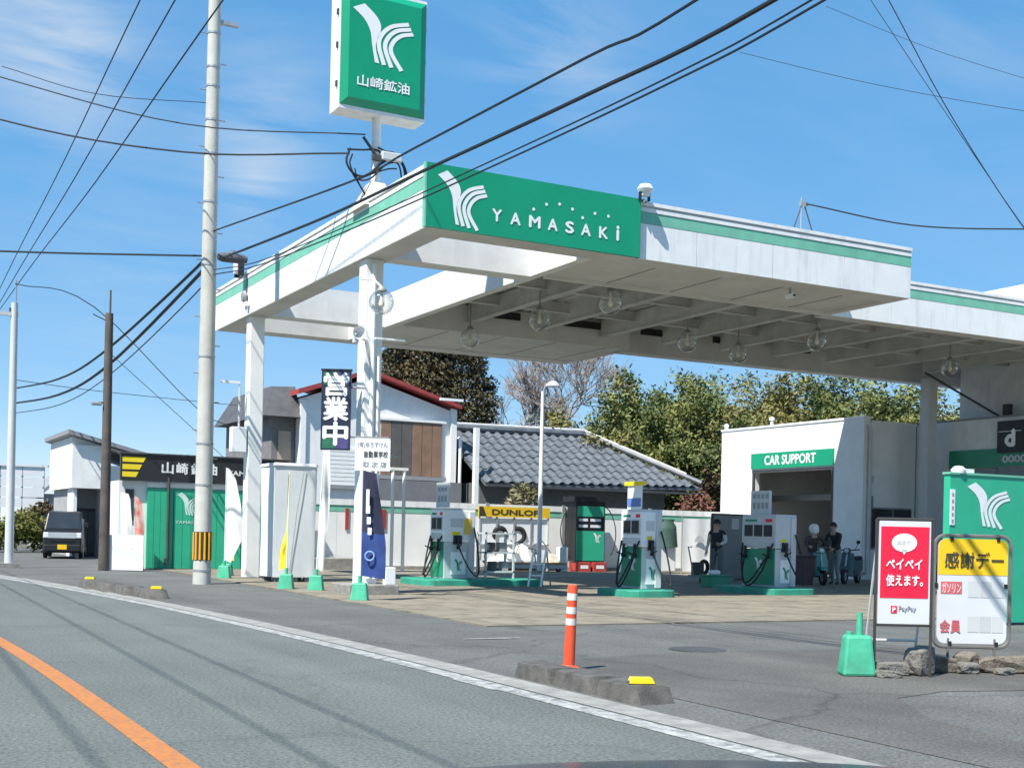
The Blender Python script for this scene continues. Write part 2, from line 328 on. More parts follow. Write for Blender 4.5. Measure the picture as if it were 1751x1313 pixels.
# forecourt slab, panel by panel
fs = thing('forecourt_slab', 'pale beige concrete forecourt slab', 'slab'); del fs['category']; struct(fs)
xs = [7.3, 10.2, 13.4, 16.8, 20.2, 23.8, 27.4, 31.5]; ys = [14.25, 15.6, 18.8, 22.2, 25.6, 29.0, 32.4, 35.9]
random.seed(3)
for i in range(len(xs)-1):
    for j in range(len(ys)-1):
        gx = .012; x0, x1, y0, y1 = xs[i]+gx, xs[i+1]-gx, ys[j]+gx, ys[j+1]-gx
        if x0 > 27 and y1 > 29.2: y1 = 29.0-gx
        if y1 <= y0: continue
        zt = .012+random.uniform(0, .005); l0 = (0.35*j/6) if i == 0 else 0
        MB().hexa([(x0+l0,y0,-.05),(x1,y0,-.05),(x1,y1,-.05),(x0+l0+(.06 if i == 0 else 0),y1,-.05)], [(x0+l0,y0,zt),(x1,y0,zt),(x1,y1,zt),(x0+l0+(.06 if i == 0 else 0),y1,zt)]).build('concrete_panel', SLAB, fs)
# kerbs
def rough_block(x0, x1, y0, y1, h, seed, cell=.09):
    rnd = random.Random(seed); nx = 6; ny = max(4, int((y1-y0)/cell)); b = MB()
    ph = [rnd.uniform(0, 9) for _ in range(6)]
    def f(u, v):
        x = x0+(x1-x0)*u; y = y0+(y1-y0)*v; e = min(v, 1-v)*(y1-y0)
        prof = [0, .93, 1, 1.0, 1.0, .92, 0][round(u*nx)]
        z = h*prof*min(1, .35+(e/.05)**.7) if e > .001 else -.02
        if prof == 0: z = -.02
        sh = [0, .05, .03, 0, -.02, -.04, 0][round(u*nx)]
        z += (rnd.random()-.5)*.006 + .006*math.sin(y*7+ph[0])*math.sin(x*9+ph[1])
        return (x - sh*.6 + (rnd.random()-.5)*.008, y+(rnd.random()-.5)*.008, z)
    return b.grid(f, nx, ny)
def reflector(name, x, y, z, label, rz=0):
    t = thing(name, label, 'reflector', (x, y, z), rz, 'kerb reflectors')
    MB().prism([(-.10,0),(.10,0),(.075,.04),(-.075,.04)], -.05, .05).build('housing', DGREY, t)
    MB().prism([(-.094,.006),(.094,.006),(.075,.046),(-.075,.046)], -.056, .056).build('lens', mat('reflector_yellow', (.9,.66,.02), .25, var=.03), t)
k = thing('kerb', 'rough weathered concrete kerb block at the roadside in front of the orange post', 'kerb', (0,0,0))
for i in range(3): rough_block(5.02, 5.38, 7.42+i*.64, 8.05+i*.64, .125, 5+i, .07).build('kerb_stone', KERB, k, True)
reflector('kerb_reflector', 5.18, 7.62, .125, 'yellow reflector on the near end of the kerb by the orange post', R(-25))
k = thing('kerb', 'long low concrete kerb across the forecourt entrance before the utility pole', 'kerb', (0,0,0))
for i in range(4):
    xm = 4.60-.13*i; rough_block(xm-.22, xm+.22, 20.7+i*1.02, 21.7+i*1.02, .15, 15+i, .12).build('kerb_stone', KERB, k, 'all')
reflector('kerb_reflector', 4.62, 20.9, .15, 'yellow reflector on the nearer end of the far kerb', R(-20))
reflector('kerb_reflector', 4.2, 24.6, .15, 'yellow reflector on the distant end of the far kerb', R(-20))
# orange delineator post
t = thing('delineator_post', 'orange flexible post with white bands behind the near kerb', 'post', (5.72, 9.55, 0)); t.rotation_euler = (R(1), R(1.2), 0)
MB().lathe([(.0,.0),(.115,.0),(.11,.02),(.06,.045),(.056,.05)], n=20).build('base', ORANGE, t, True)
MB().lathe([(.052,.04),(.049,.3),(.044,.64),(.046,.72),(.042,.75),(.0,.76)], n=20).build('tube', ORANGE, t, True)
BANDW = mat('band_white', (.72, .66, .62), .4, var=.15)
for z in (.40, .50, .62): MB().lathe([(.0505-(z-.3)*.013,z),(.0498-(z-.3)*.013,z+.06)], n=20).build('reflective_band', BANDW, t, True)

# ------------------------------------------------------------------ canopy
cp = thing('canopy', 'large white filling station canopy with mint stripe and green sign panel', 'canopy', (8.65, 21.87, 0))
CP = Vector((8.65, 21.87, 0))
def cpart(mb, name, m, **k):
    mb.v = [(x-CP.x, y-CP.y, z) for x, y, z in mb.v]; return mb.build(name, m, k.pop('parent', cp), **k)
ZB, ZT = 6.2, 7.22
def beam(x0, x1, y0, y1, z0=ZB, z1=7.1, m=SOFFIT, name='beam'): return cpart(BOX(x0, x1, y0, y1, z0, z1), name, m)
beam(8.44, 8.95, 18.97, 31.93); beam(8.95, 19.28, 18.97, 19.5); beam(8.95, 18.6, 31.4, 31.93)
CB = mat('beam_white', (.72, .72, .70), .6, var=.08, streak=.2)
beam(8.95, 11.8, 21.5, 21.95, ZB+.004, 6.98, CB, 'cross_beam'); beam(8.95, 11.8, 28.9, 29.4, ZB+.004, 6.98, CB, 'cross_beam')
beam(11.8, 12.0, 19.5, 31.4, ZB+.006, 7.0, CB, 'edge_beam')
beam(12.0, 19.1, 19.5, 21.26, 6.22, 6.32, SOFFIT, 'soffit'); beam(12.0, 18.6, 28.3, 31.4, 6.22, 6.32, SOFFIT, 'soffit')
for i in range(4):
    cpart(BOX(13.4+1.55*i, 13.412+1.55*i, 19.5, 21.25, 6.213, 6.221), 'soffit_joint', DGREY); cpart(BOX(13.4+1.55*i, 13.412+1.55*i, 28.36, 31.4, 6.213, 6.221), 'soffit_joint', DGREY)
beam(19.1, 19.28, 19.5, 21.26, ZB+.002, 7.1)
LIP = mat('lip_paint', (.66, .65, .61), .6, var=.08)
beam(12.0, 19.28, 21.26, 21.34, 6.16, 6.85, LIP, 'soffit_lip'); beam(12.0, 18.58, 28.24, 28.3, 6.17, 6.85, LIP, 'soffit_lip')
beam(18.6, 18.8, 29.25, 31.93, ZB+.002, 7.1)
beam(19.28, 36, 21.36, 21.8, ZB+.003, 7.0); beam(18.8, 36, 28.85, 29.3, ZB+.003, 7.05)
# deck
b = MB()
for i in range(int((36-12)/.3)):
    x = 12.0+i*.3; b.hexa([(x,21.34,6.86),(x+.15,21.34,6.86),(x+.15,28.85,6.86),(x,28.85,6.86)], [(x,21.34,6.9),(x+.15,21.34,6.9),(x+.15,28.85,6.9),(x,28.85,6.9)])
cpart(b, 'deck_corrugation', CEIL)
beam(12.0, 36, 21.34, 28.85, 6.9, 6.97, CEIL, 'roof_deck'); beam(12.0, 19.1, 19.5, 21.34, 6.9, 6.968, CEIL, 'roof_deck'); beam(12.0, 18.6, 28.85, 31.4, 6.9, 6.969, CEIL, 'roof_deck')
for i in range(9):
    x = 13.8+1.95*i
    cpart(BOX(x-.07, x+.07, 21.8, 28.2, 6.44, 6.858).box(x-.10, x+.10, 21.8, 28.2, 6.41, 6.44), 'rafter', CEIL)
for yy in (24.3, 26.6):
    cpart(BOX(12.0, 34, yy-.05, yy+.05, 6.62, 6.85).box(12, 34, yy-.08, yy+.08, 6.60, 6.62), 'girder', CEIL)
for i in range(5): cpart(BOX(14.1+2.4*i, 15.2+2.4*i, 28.15, 28.2, 6.60, 6.78), 'vent_slot', BLACK)
# fascia: white panels, mint stripe, double white cap, panel by panel
def fascia(axis, a0, a1, c, sgn, step):
    n = max(1, round((a1-a0)/step)); w_ = (a1-a0)/n
    for i in range(n):
        p, q = a0+i*w_+.006, a0+(i+1)*w_-.006
        def bx(lo, hi, z0, z1):
            l_, h_ = sorted((c+sgn*lo, c+sgn*hi)); return BOX(p, q, l_, h_, z0, z1) if axis == 'x' else BOX(l_, h_, p, q, z0, z1)
        cpart(bx(-.02, .02, ZB-.01, 6.83), 'fascia_panel', WHITE)
    def lx(lo, hi, z0, z1):
        l_, h_ = sorted((c+sgn*lo, c+sgn*hi)); return BOX(a0, a1, l_, h_, z0, z1) if axis == 'x' else BOX(l_, h_, a0, a1, z0, z1)
    cpart(lx(-.02, .024, 6.834, 7.04), 'mint_stripe', MINT)
    cpart(lx(-.04, .035, 7.044, 7.115), 'cap_rail', WHITE); cpart(lx(-.04, .012, 7.115, 7.155), 'cap_joint', LGREY); cpart(lx(-.06, .05, 7.155, ZT), 'cap_rail', WHITE)
fascia('y', 18.93, 31.97, 8.42, -1, 1.63); fascia('x', 8.48, 19.30, 18.95, -1, 1.8); fascia('x', 19.32, 35.9, 21.34, -1, 1.8)
fascia('x', 8.48, 18.62, 31.95, 1, 2.0); fascia('y', 18.99, 21.3, 19.30, 1, 2.4)
# columns
COLM = mat('column_white', (.80, .81, .79), .5, var=.05, streak=.15)
def column(x0, x1, y0, y1, m=COLM):
    cpart(BOX(x0, x1, y0, y1, .0, ZB+.002), 'column', m, bev=.02)
column(8.47, 8.82, 21.7, 22.06); column(8.5, 8.85, 29.15, 29.5); column(29.15, 29.52, 27.75, 28.1, LGREY)
cpart(MB().tube([(8.62,21.66,.3),(8.62,21.66,6.1)], .045, 8), 'downpipe', COLM); cpart(MB().tube([(8.74,21.66,.3),(8.74,21.66,4.4)], .03, 8), 'conduit', COLM)
cpart(BOX(8.15, 9.12, 21.35, 22.3, -.02, .2), 'column_plinth', CONC, bev=.02)
cpart(BOX(8.85,9.05,21.36,21.5,.2,.52), 'meter_box', CLEANW, bev=.01)
# sign panel on the fascia
sb = cpart(BOX(8.36, 12.56, 18.84, 18.925, 6.185, 7.235), 'sign_board', GREEN); sb['label'] = 'glossy green name board on the canopy corner'
o_ = Vector((0,0,0))-CP
def onsb(vf, name, x, z, w_, h_, m=CLEANW): return decal(name, vf, m, sb, Vector((x, 18.84, z))-CP, UX, UZ, w_, h_, .006)
onsb(LOGO, 'logo', 8.57, 6.215, .92, .93)
for ch, x, z, wd in (('Y',9.58,6.43,.19),('A',9.93,6.42,.20),('M',10.29,6.42,.23),('A',10.66,6.42,.20),('S',11.01,6.42,.18),('A',11.33,6.42,.20),('K',11.70,6.42,.19),('i',12.06,6.42,.065)):
    onsb(text2d(ch, .035), 'lettering', x, z, wd, .21 if ch != 'i' else .27)
for x, z in ((10.35,6.71),(10.60,6.83),(10.86,6.87),(11.12,6.82),(11.33,6.70),(11.58,6.81),(11.86,6.80)):
    onsb(disc2d(), 'dot', x, z, .055, .055)
cpart(BOX(8.345,8.375,18.835,18.93,6.18,7.24), 'sign_trim', MINT); cpart(BOX(12.545,12.575,18.835,18.93,6.18,7.24), 'sign_trim', PGREEN)
# pylon sign on the corner column
py = thing('pylon_sign', 'tall green illuminated sign box on a white pole above the canopy corner', 'sign', (8.65, 21.8, 7.0))
PY = Vector((8.65, 21.8, 7.0))
def pyp(mb, name, m, **k): mb.v = [(x-PY.x, y-PY.y, z-PY.z) for x, y, z in mb.v]; return mb.build(name, m, k.pop('parent', py), **k)
pyp(MB().tube([(8.65,21.8,7.1),(8.65,21.8,8.83)], .085, 16), 'pole', WHITE, smooth=True)
pyp(MB().hexa([(8.3,21.4,7.1),(9.0,21.4,7.1),(9.0,22.2,7.1),(8.3,22.2,7.1)], [(8.52,21.66,7.6),(8.78,21.66,7.6),(8.78,21.94,7.6),(8.52,21.94,7.6)]), 'base_cover', mat('rusty_white', (.62,.58,.52), .7, var=.1, rgb2=(.55,.47,.40), scale=4))
cas = pyp(BOX(7.80, 9.49, 21.52, 22.0, 8.8, 11.05), 'casing', WHITE)
b = MB().hexa([(7.81,21.515,8.86),(9.48,21.515,8.86),(9.48,21.52,8.86),(7.81,21.52,8.86)], [(7.81,21.515,11.0),(9.48,21.515,11.0),(9.48,21.52,11.0),(7.81,21.52,11.0)])
x0, x1, z0, z1 = 7.81, 9.48, 8.86, 11.0; bv = .13; b = MB(); b.v = [(x0,21.518,z0),(x1,21.518,z0),(x1,21.518,z1),(x0,21.518,z1),(x0+bv,21.44,z0+bv),(x1-bv,21.44,z0+bv),(x1-bv,21.44,z1-bv),(x0+bv,21.44,z1-bv)]
b.f = [(4,5,6,7),(0,1,5,4),(1,2,6,5),(2,3,7,6),(3,0,4,7)]; fc = pyp(b, 'face', GREEN)
decal('logo', LOGO, CLEANW, fc, Vector((8.0,21.44,9.62))-PY, UX, UZ, 1.2, 1.1, .006)
decal('lettering', text2d('山崎鉱油', .02), CLEANW, fc, Vector((8.11,21.44,9.22))-PY, UX, UZ, 1.03, .21, .006)
for z in (9.2,9.9,10.5):
    pyp(BOX(9.49,9.53,21.6,21.66,z,z+.1), 'bracket', DGREY); pyp(BOX(7.77,7.80,21.6,21.66,z,z+.1), 'bracket', DGREY)

# ------------------------------------------------------------------ buildings of the station
# car service building: front on x=27.8, y 29.05..36.1
cs = thing('garage_building', 'white service garage with open bay under a green CAR SUPPORT sign', 'building', (27.8, 29.05, 0))
CS = Vector((27.8, 29.05, 0))
def rel(mb, org, name, m, parent, **k): mb.v = [(x-org[0], y-org[1], z-org[2]) for x, y, z in mb.v]; return mb.build(name, m, parent, **k)
def cw(mb, name='wall', m=WHITE2, **k): return rel(mb, CS, name, m, cs, **k)
cw(BOX(27.8,28.05,34.3,36.12,0,4.98)); cw(BOX(27.8,28.05,29.05,30.42,0,4.98)); cw(BOX(27.8,28.05,30.42,34.3,3.46,4.98))
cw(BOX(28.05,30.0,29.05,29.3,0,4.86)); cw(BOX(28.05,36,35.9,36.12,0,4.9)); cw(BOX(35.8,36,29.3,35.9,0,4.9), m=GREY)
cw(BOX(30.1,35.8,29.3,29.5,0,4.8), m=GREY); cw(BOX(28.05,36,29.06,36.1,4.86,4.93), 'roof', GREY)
cw(BOX(27.77,28.1,29.02,36.15,4.98,5.05), 'parapet_cap', CLEANW); cw(BOX(28.1,30.0,29.01,29.35,4.86,4.93), 'parapet_cap', CLEANW)
cw(BOX(28.05,35.8,29.3,35.9,-.02,.014), 'floor', mat('garage_floor', (.16,.16,.155), .7, var=.3))
cw(BOX(27.78,27.83,30.36,30.44,0,3.52).box(27.78,27.83,34.28,34.36,0,3.52).box(27.78,27.83,30.44,34.28,3.44,3.52), 'door_frame', DGREY)
cw(BOX(29.5,29.7,29.5,35.9,2.55,2.75), 'overhead_track', GREY); cw(BOX(33.4,33.6,33,33.2,0,4.5), 'lift_post', GREY); cw(BOX(33.2,35.5,30.2,35.4,0,1.2), 'workbench', DGREY)
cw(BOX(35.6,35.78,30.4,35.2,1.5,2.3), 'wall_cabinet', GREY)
sg = cw(BOX(27.73,27.8,30.33,34.38,3.58,4.11), 'sign_board', GREEN)
VY = (0, -1, 0)
decal('lettering', text2d('CAR SUPPORT', .03), CLEANW, sg, Vector((27.73,33.66,3.69))-CS, VY, UZ, 2.55, .33, .006)
cw(MB().tube([(28.0,28.97,.2),(28.0,28.97,4.6),(27.95,29.0,4.8)], .06, 8), 'downpipe', LGREY, smooth=True)
wf = cw(BOX(28.12,29.85,29.02,29.05,.95,2.25), 'window_frame', GREY)
rel(BOX(28.17,29.02,29.005,29.02,1.0,2.2), CS, 'pane', WINDOW, wf); rel(BOX(29.08,29.8,29.005,29.02,1.0,2.2), CS, 'pane', WINDOW, wf)
cw(BOX(28.03,28.17,28.96,29.05,3.0,3.22), 'wall_lamp', LGREY); cw(BOX(28.08,28.2,29.0,29.05,2.25,2.6), 'notice', GREY)
cw(MB().tube([(28.3,34.0,4.9),(28.3,34.0,5.3)], .06, 8).lathe([(.1,5.28),(.1,5.36),(0,5.4)], (28.3,34.0,0), 10), 'vent_pipe', CLEANW)
cw(MB().tube([(27.9,36.0,5.03),(27.9,36.0,5.14)], .07, 8).lathe([(0,.0),(.09,.05),(.09,.12),(0,.17)], (27.9,36.0,5.1), 10), 'roof_knob', CLEANW)
# office: front on x=30
of = thing('office_building', 'grey station office in the canopy shade with green band and dark windows', 'building', (30, 28.8, 0))
OF = Vector((30, 28.8, 0))
def ow(mb, name='wall', m=None, **k): return rel(mb, OF, name, m or mat('office_wall', (.74,.75,.75), .8, var=.1, streak=.2), of, **k)
ow(BOX(30.02,30.3,18,29.04,3.45,4.9)); ow(BOX(30.02,30.3,27.75,29.04,0,3.45)); ow(BOX(30.02,30.3,18,29.04,0,.55)); ow(BOX(30.02,30.3,18,18.6,.55,3.45))
ow(BOX(30.3,36,28.8,29.04,0,4.88)); ow(BOX(30.3,36,18,18.2,0,4.88)); ow(BOX(31.2,31.4,16,28.4,4.9,9.0)); ow(BOX(31.4,36,28.2,28.4,4.9,9.0)); ow(BOX(30.02,36.0,18,29.03,4.9,4.96), 'roof', GREY)
bn = ow(BOX(29.96,30.02,18.2,27.65,3.46,4.0), 'sign_band', PGREEN)
for i in range(5):
    y1 = 27.7-1.8*i; f = ow(BOX(30.06,30.14,y1-1.76,y1,.55,3.44), 'window_frame', GREY)
    rel(BOX(30.05,30.06,y1-1.70,y1-.06,.62,3.36), OF, 'pane', WINDOW, f)
ow(BOX(30.3,35,18.3,28.6,0,.1), 'floor', GREY)
ds = thing('payment_sign', 'black square sign with white letter d on the office front', 'sign', (29.9, 25.3, 3.86))
BOX(-.06,.06,-.5,.45,0,.92).build('panel', BLACK, ds)
decal('lettering', text2d('d', .05), CLEANW, ds, (-.06, .18, .16), VY, UZ, .38, .52, .006)
decal('stripe', rect2d(), LGREY, ds, (-.06,.4,.60), VY, UZ, .8, .025, .006)
decal('lettering', text2d('0000', .03), LGREY, bn, Vector((29.96, 25.65, 3.57))-OF, VY, UZ, .85, .22, .006)

# ------------------------------------------------------------------ boundary wall
wl = thing('boundary_wall', 'low white boundary wall with a mint stripe along its top', 'wall', (12, 35.5, 0))
WL = Vector((12, 35.5, 0))
xs = [11.3+1.8*i for i in range(10)]
for i, x in enumerate(xs[:-1]):
    x1 = min(xs[i+1], 27.74); rel(BOX(x+.004, x1-.004, 35.5, 35.66, .12, 1.74), WL, 'wall_panel', WHITE2, wl)
rel(BOX(11.3,27.75,35.49,35.67,1.74,1.92), WL, 'mint_stripe', MINT, wl); rel(BOX(11.3,27.75,35.47,35.69,1.92,2.1), WL, 'coping', WHITE, wl)
rel(BOX(11.3,27.75,35.3,35.72,-.02,.12), WL, 'footing', CONC, wl)
rel(BOX(10.6,14.2,34.7,35.28,-.02,.35), WL, 'step', CONC, wl, bev=.02)
for x in (18.1, 20.9, 24.3): rel(BOX(x-.05,x+.05,35.42,35.47,0,2.14), WL, 'post', GREY, wl)
rel(BOX(14.40,14.66,35.46,35.495,1.22,1.83), WL, 'notice', DRED, wl); rel(BOX(13.36,13.46,35.46,35.495,1.2,1.83), WL, 'notice', DRED, wl)

# ------------------------------------------------------------------ fuel pumps
def island(t, x0, x1, y0, y1, h=.15, r=.3):
    pts = []
    for cx_, cy_, a0 in ((x1-r,y0+r,-90),(x1-r,y1-r,0),(x0+r,y1-r,90),(x0+r,y0+r,180)):
        for k in range(5): a = R(a0+22.5*k); pts.append((cx_+r*math.cos(a), cy_+r*math.sin(a)))
    return MB().prism(pts, -.02, h, 'xy').build('island', ISLE, t, bev=.02)
def hose(t, p0, p1, sag, m=RUBBER, out=(0,0), n=18, r=.016):
    p0 = Vector(p0); p1 = Vector(p1); pts = []
    for i in range(n+1):
        u = i/n; p = p0.lerp(p1, u); s_ = math.sin(math.pi*u)**.7; p.z -= sag*s_; p.x += out[0]*s_; p.y += out[1]*s_; pts.append(p)
    return MB().tube(pts, r, 6).build('hose', m, t, True)
def nozzle(t, p, d=(0,-1)):
    x, y, z = p; b = MB().tube([(x,y,z+.22),(x,y,z+.05),(x+d[0]*.05,y+d[1]*.05,z-.03)], [.028,.034,.02], 8); b.tube([(x,y,z+.0),(x+d[0]*.16,y+d[1]*.16,z+.05)], .014, 6)
    b.box(x-.03, x+.03, y-.03, y+.03, z-.05, z+.02); return b.build('nozzle', BLACK, t)
def pump(label, x0, y0, wx, wy, isl, nd=2, topper='white', head=1.68):
    """display side faces -X, hose side faces -Y; local origin at the near left corner"""
    t = thing('fuel_pump', label, 'fuel pump', (x0, y0, 0), 0, 'fuel pumps on green islands')
    island(t, isl[0]-x0, isl[1]-x0, isl[2]-y0, isl[3]-y0)
    z0 = .152
    BOX(.02, wx-.02, .02, wy-.02, z0, .98).build('cabinet', LGREY, t, bev=.012)
    BOX(.0, .02, .035, wy-.035, z0+.05, .98).build('green_panel', PGREEN, t)
    decal('logo', LOGO, CLEANW, t, (-.001, wy*.60, .50), VY, UZ, .26, .30, .004)
    BOX(-.005, wx, .0, wy, .99, head).build('head', CLEANW if topper != 'grey' else LGREY, t, bev=.015)
    BOX(-.012,-.005,.05,wy-.05,1.22,1.53).build('display_bezel', LGREY, t)
    dw = (wy-.16)/nd
    for i in range(nd): BOX(-.02,-.012,.08+dw*i+.025,.08+dw*(i+1)-.025,1.25,1.50).build('display', BLACK, t)
    BOX(-.014,-.005,.06,wy-.06,1.03,1.16).build('keypad', LGREY, t)
    BOX(.0, wx, .01, wy-.01, head, head+.045).build('top_cover', LGREY, t)
    BOX(wx-.16, wx-.02, -.03, .02, z0+.02, 1.9 if topper == 'tower' else head-.02).build('hose_tower', LGREY, t, bev=.01)
    BOX(wx*.25, wx*.7, -.012, .02, .25, .75).build('side_panel', CLEANW, t)
    decal('logo', LOGO, PGREEN, t, (wx*.34, -.012, .32), UX, UZ, .2, .28, .004)
    BOX(wx*.3, wx*.55, -.05, .01, .92, 1.12).build('nozzle_holster', BLACK, t); nozzle(t, (wx*.42, -.07, .86))
    hose(t, (wx*.45,-.09,.83), (wx-.06,-.05,1.3), .82, out=(.16,-.26), r=.019)
    BOX(-.008,-.005,wy*.1,wy*.3,1.56,1.63).build('sticker', RED, t); BOX(-.008,-.005,wy*.55,wy*.9,1.57,1.62).build('sticker', PGREEN, t); BOX(wx*.2,wx*.6,-.004,0,1.3,1.5).build('sticker', LGREY, t); BOX(wx*.25,wx*.5,-.004,0,1.12,1.2).build('sticker', BYEL, t)
    for i in range(2): nozzle(t, (-.05, .18+(wy-.36)*i, .82), (-1,0))
    hose(t, (-.06,.18,.8), (-.02,wy-.06,1.1), .76, out=(-.22,0), r=.019); hose(t, (-.06,wy-.18,.8), (-.02,.06,1.1), .70, out=(-.30,0), r=.019)
    return t
t = pump('green and white fuel pump on the near island with a yellow topped price card', 13.95, 20.6, .48, .75, (13.4,14.55,20.1,21.55), 2)
BOX(.05,.07,.12,.62,1.73,2.2).build('price_card', CLEANW, t); BOX(.04,.05,.14,.60,1.78,1.95).build('blue_print', mat('print_blue', (.12,.2,.5), .5), t); BOX(.02,.10,.04,.70,2.2,2.28).build('yellow_top', BYEL, t)
t = pump('wide fuel pump with three displays in the canopy shade beside the scooter', 17.75, 21.12, .57, 1.14, (17.2,18.6,20.65,22.7), 3, 'grey')
c = BOX(.1,.16,.35,.98,1.73,2.25).build('price_card', LGREY, t)
for z, hh_ in ((2.08,.1),(1.85,.14)):
    for k in range(4): decal('print_mark', rect2d(), INKG, c, (.1,.90-.14*k,z), VY, UZ, .09, hh_, .004)
t = pump('fuel pump with a tall card on the left island beside the steel rack', 11.85, 25.3, .78, .72, (11.2,14.2,24.7,26.4), 2, 'white')
c = BOX(.1,.14,.02,.66,1.74,2.3).build('price_card', LGREY, t)
for z, hh_ in ((2.1,.08),(1.86,.14)):
    for k in range(3): decal('print_mark', rect2d(), INKG, c, (.1,.56-.17*k,z), VY, UZ, .12, hh_, .004)
BOX(.5,.64,-.045,-.03,1.15,1.5).build('yellow_sticker', YEL, t)
# ------------------------------------------------------------------ oil dispenser, racks and clutter at the back
t = thing('oil_dispenser', 'green and black dispenser cabinet with red trays against the back wall', 'dispenser', (20.7, 34.5, 0)); t.scale = (1.1,)*3
BOX(.1,1.1,0,.5,.3,2.05).build('cabinet', BLACK, t); BOX(.0,1.22,-.05,.6,2.05,2.2).build('hood', BLACK, t); BOX(.13,1.07,-.02,.0,.33,1.2).build('green_panel', GREENB, t); BOX(.15,1.05,-.02,.0,1.62,1.92).build('green_panel', GREENB, t)
decal('logo', LOGO, CLEANW, t, (.68,-.02,.85), UX, UZ, .28, .3, .005)
for z in (1.3,1.48): BOX(.2,.5,-.012,0,z,z+.08).build('label_plate', CLEANW, t); BOX(.6,.95,-.012,0,z,z+.08).build('label_plate', CLEANW, t)
for x in (.12,.66): BOX(x,x+.46,-.12,.4,.0,.29).build('drip_tray', DRED, t, bev=.02); BOX(x+.1,x+.36,-.125,-.12,.1,.2).build('tray_label', CLEANW, t)
hose(t, (.0,.1,1.9), (-.1,-.05,.4), -.05, out=(-.35,0)); hose(t, (1.2,.1,1.9), (1.25,-.1,.5), -.05, out=(.25,0))
t = thing('tyre_rack', 'white tyre rack with a yellow DUNLOP band along the top', 'rack', (17.5, 34.88, 0)); t.scale = (1.1,.72,1.1)
bd = BOX(.0,2.32,-.03,.02,1.54,1.83).build('band', YEL, t); decal('lettering', text2d('DUNLOP', .04), INK, bd, (.42,-.03,1.59), UX, UZ, 1.55, .17, .006)
b = MB(); b.v = [(.02,-.036,1.545),(.26,-.036,1.545),(.14,-.036,1.82),(.02,-.036,1.82)]; b.f = [(0,1,2,3)]; b.build('band_arrow', INK, bd)
for i in range(5): BOX(.02+.56*i,.07+.56*i,0,.05,.0,1.54).build('post', LGREY if i in (0,4) else GREY, t)
BOX(.02,2.3,.06,.08,.3,1.5).build('back_board', CLEANW, t)
for z in (.14,.75): BOX(.0,2.32,0,.5,z,z+.03).build('shelf', LGREY, t)
random.seed(11)
def torus(b, c, r0, r1, ax, n=18, k=8):
    c = Vector(c); base = len(b.v); A = Vector(ax).normalized(); U = A.orthogonal().normalized(); V_ = A.cross(U)
    for i in range(n):
        a = 2*math.pi*i/n; d = U*math.cos(a)+V_*math.sin(a)
        for j in range(k): q = 2*math.pi*j/k; b.v.append(tuple(c+d*(r0+r1*math.cos(q))+A*(r1*1.1*math.sin(q))))
    for i in range(n):
        for j in range(k): b.f.append((base+i*k+j, base+((i+1)%n)*k+j, base+((i+1)%n)*k+(j+1)%k, base+i*k+(j+1)%k))
    return b
for i, (x, y, z, ax) in enumerate([(18.3,34.98,1.13,(0,1,.2)),(18.95,34.98,1.13,(.2,1,.1)),(19.45,34.98,.46,(0,1,0)),(18.0,34.98,.46,(.1,1,0))]):
    tag(torus(MB(), (0,0,0), .22, .085, ax).build('tyre', RUBBER, None, True, loc=(x, y, z)), ['worn black tyre leaning on the left of the DUNLOP rack shelf', 'black tyre beside the rack post under the yellow band', 'black tyre low at the right end of the DUNLOP rack', 'black tyre low at the left end of the DUNLOP rack'][i], 'tyre', 'tyres on the rack')
t = thing('parts_trolley', 'low trolley heaped with pale scrap parts in front of the tyre rack', 'trolley', (17.6, 34.02, 0)); t.scale = (1.14,.8,1.14)
BOX(0,2.3,0,.7,.18,.26).build('deck', mat('rust_wood', (.60,.42,.20), .8, var=.3, rgb2=(.35,.20,.08)), t); BOX(.02,2.28,-.02,.0,.1,.2).build('rail', LGREY, t)
for x in (.2,2.05): torus(MB(), (x,.05,.09), .06, .03, (0,1,0), 12, 6).build('wheel', RUBBER, t, True)
for i in range(11):
    x = random.uniform(.15,2.1); h = random.uniform(.22,.5)*(1.2-abs(x-1.1)*.6); wv = random.uniform(.1,.3)
    b = MB().hexa([(x-wv,.1,.26),(x+wv,.05,.26),(x+wv,.55,.26),(x-wv,.6,.26)], [(x-wv*.5+random.uniform(-.1,.1),.2,.26+h),(x+wv*.6,.15,.26+h*random.uniform(.6,1)),(x+wv*.5,.5,.26+h*.8),(x-wv*.6,.5,.26+h*.9)])
    b.build('scrap_part', random.choice([CLEANW, CLEANW, LGREY, STEEL, mat('tarp_cream', (.66,.60,.48), .8)]), t, bev=.02)
for i in range(3): MB().tube([(random.uniform(0,2),.3,.5),(random.uniform(.3,2),.2,.85),(random.uniform(.3,2.2),.3,.4)], .025, 6).build('bent_pipe', STEEL, t, True)
t = thing('steel_rack', 'grey steel shelf rack standing at the end of the left pump island', 'rack', (13.05, 25.6, 0))
for x in (0,.72):
    for y in (0,.42): BOX(x,x+.04,y,y+.04,.0,1.22).build('post', LGREY, t)
for z in (.28,.72,1.16): BOX(.0,.76,.0,.46,z,z+.035).build('shelf', LGREY, t)
for i, (x, z) in enumerate([(.15,.755),(.42,.755),(.2,.315),(.5,.315)]): BOX(x,x+.16,.1,.3,z,z+.22).build('canister', [DGREY, GREY][i % 2], t, bev=.015)
t = thing('leaning_step', 'small folding aluminium step leaning at the end of the pump island', 'ladder', (13.6, 24.55, 0))
for x in (0,.32):
    MB().tube([(x,0,0),(x+.3,.3,.85)], .025, 6).build('rail', CLEANW, t); MB().tube([(x+.55,.5,0),(x+.3,.3,.85)], .02, 6).build('strut', GREY, t)
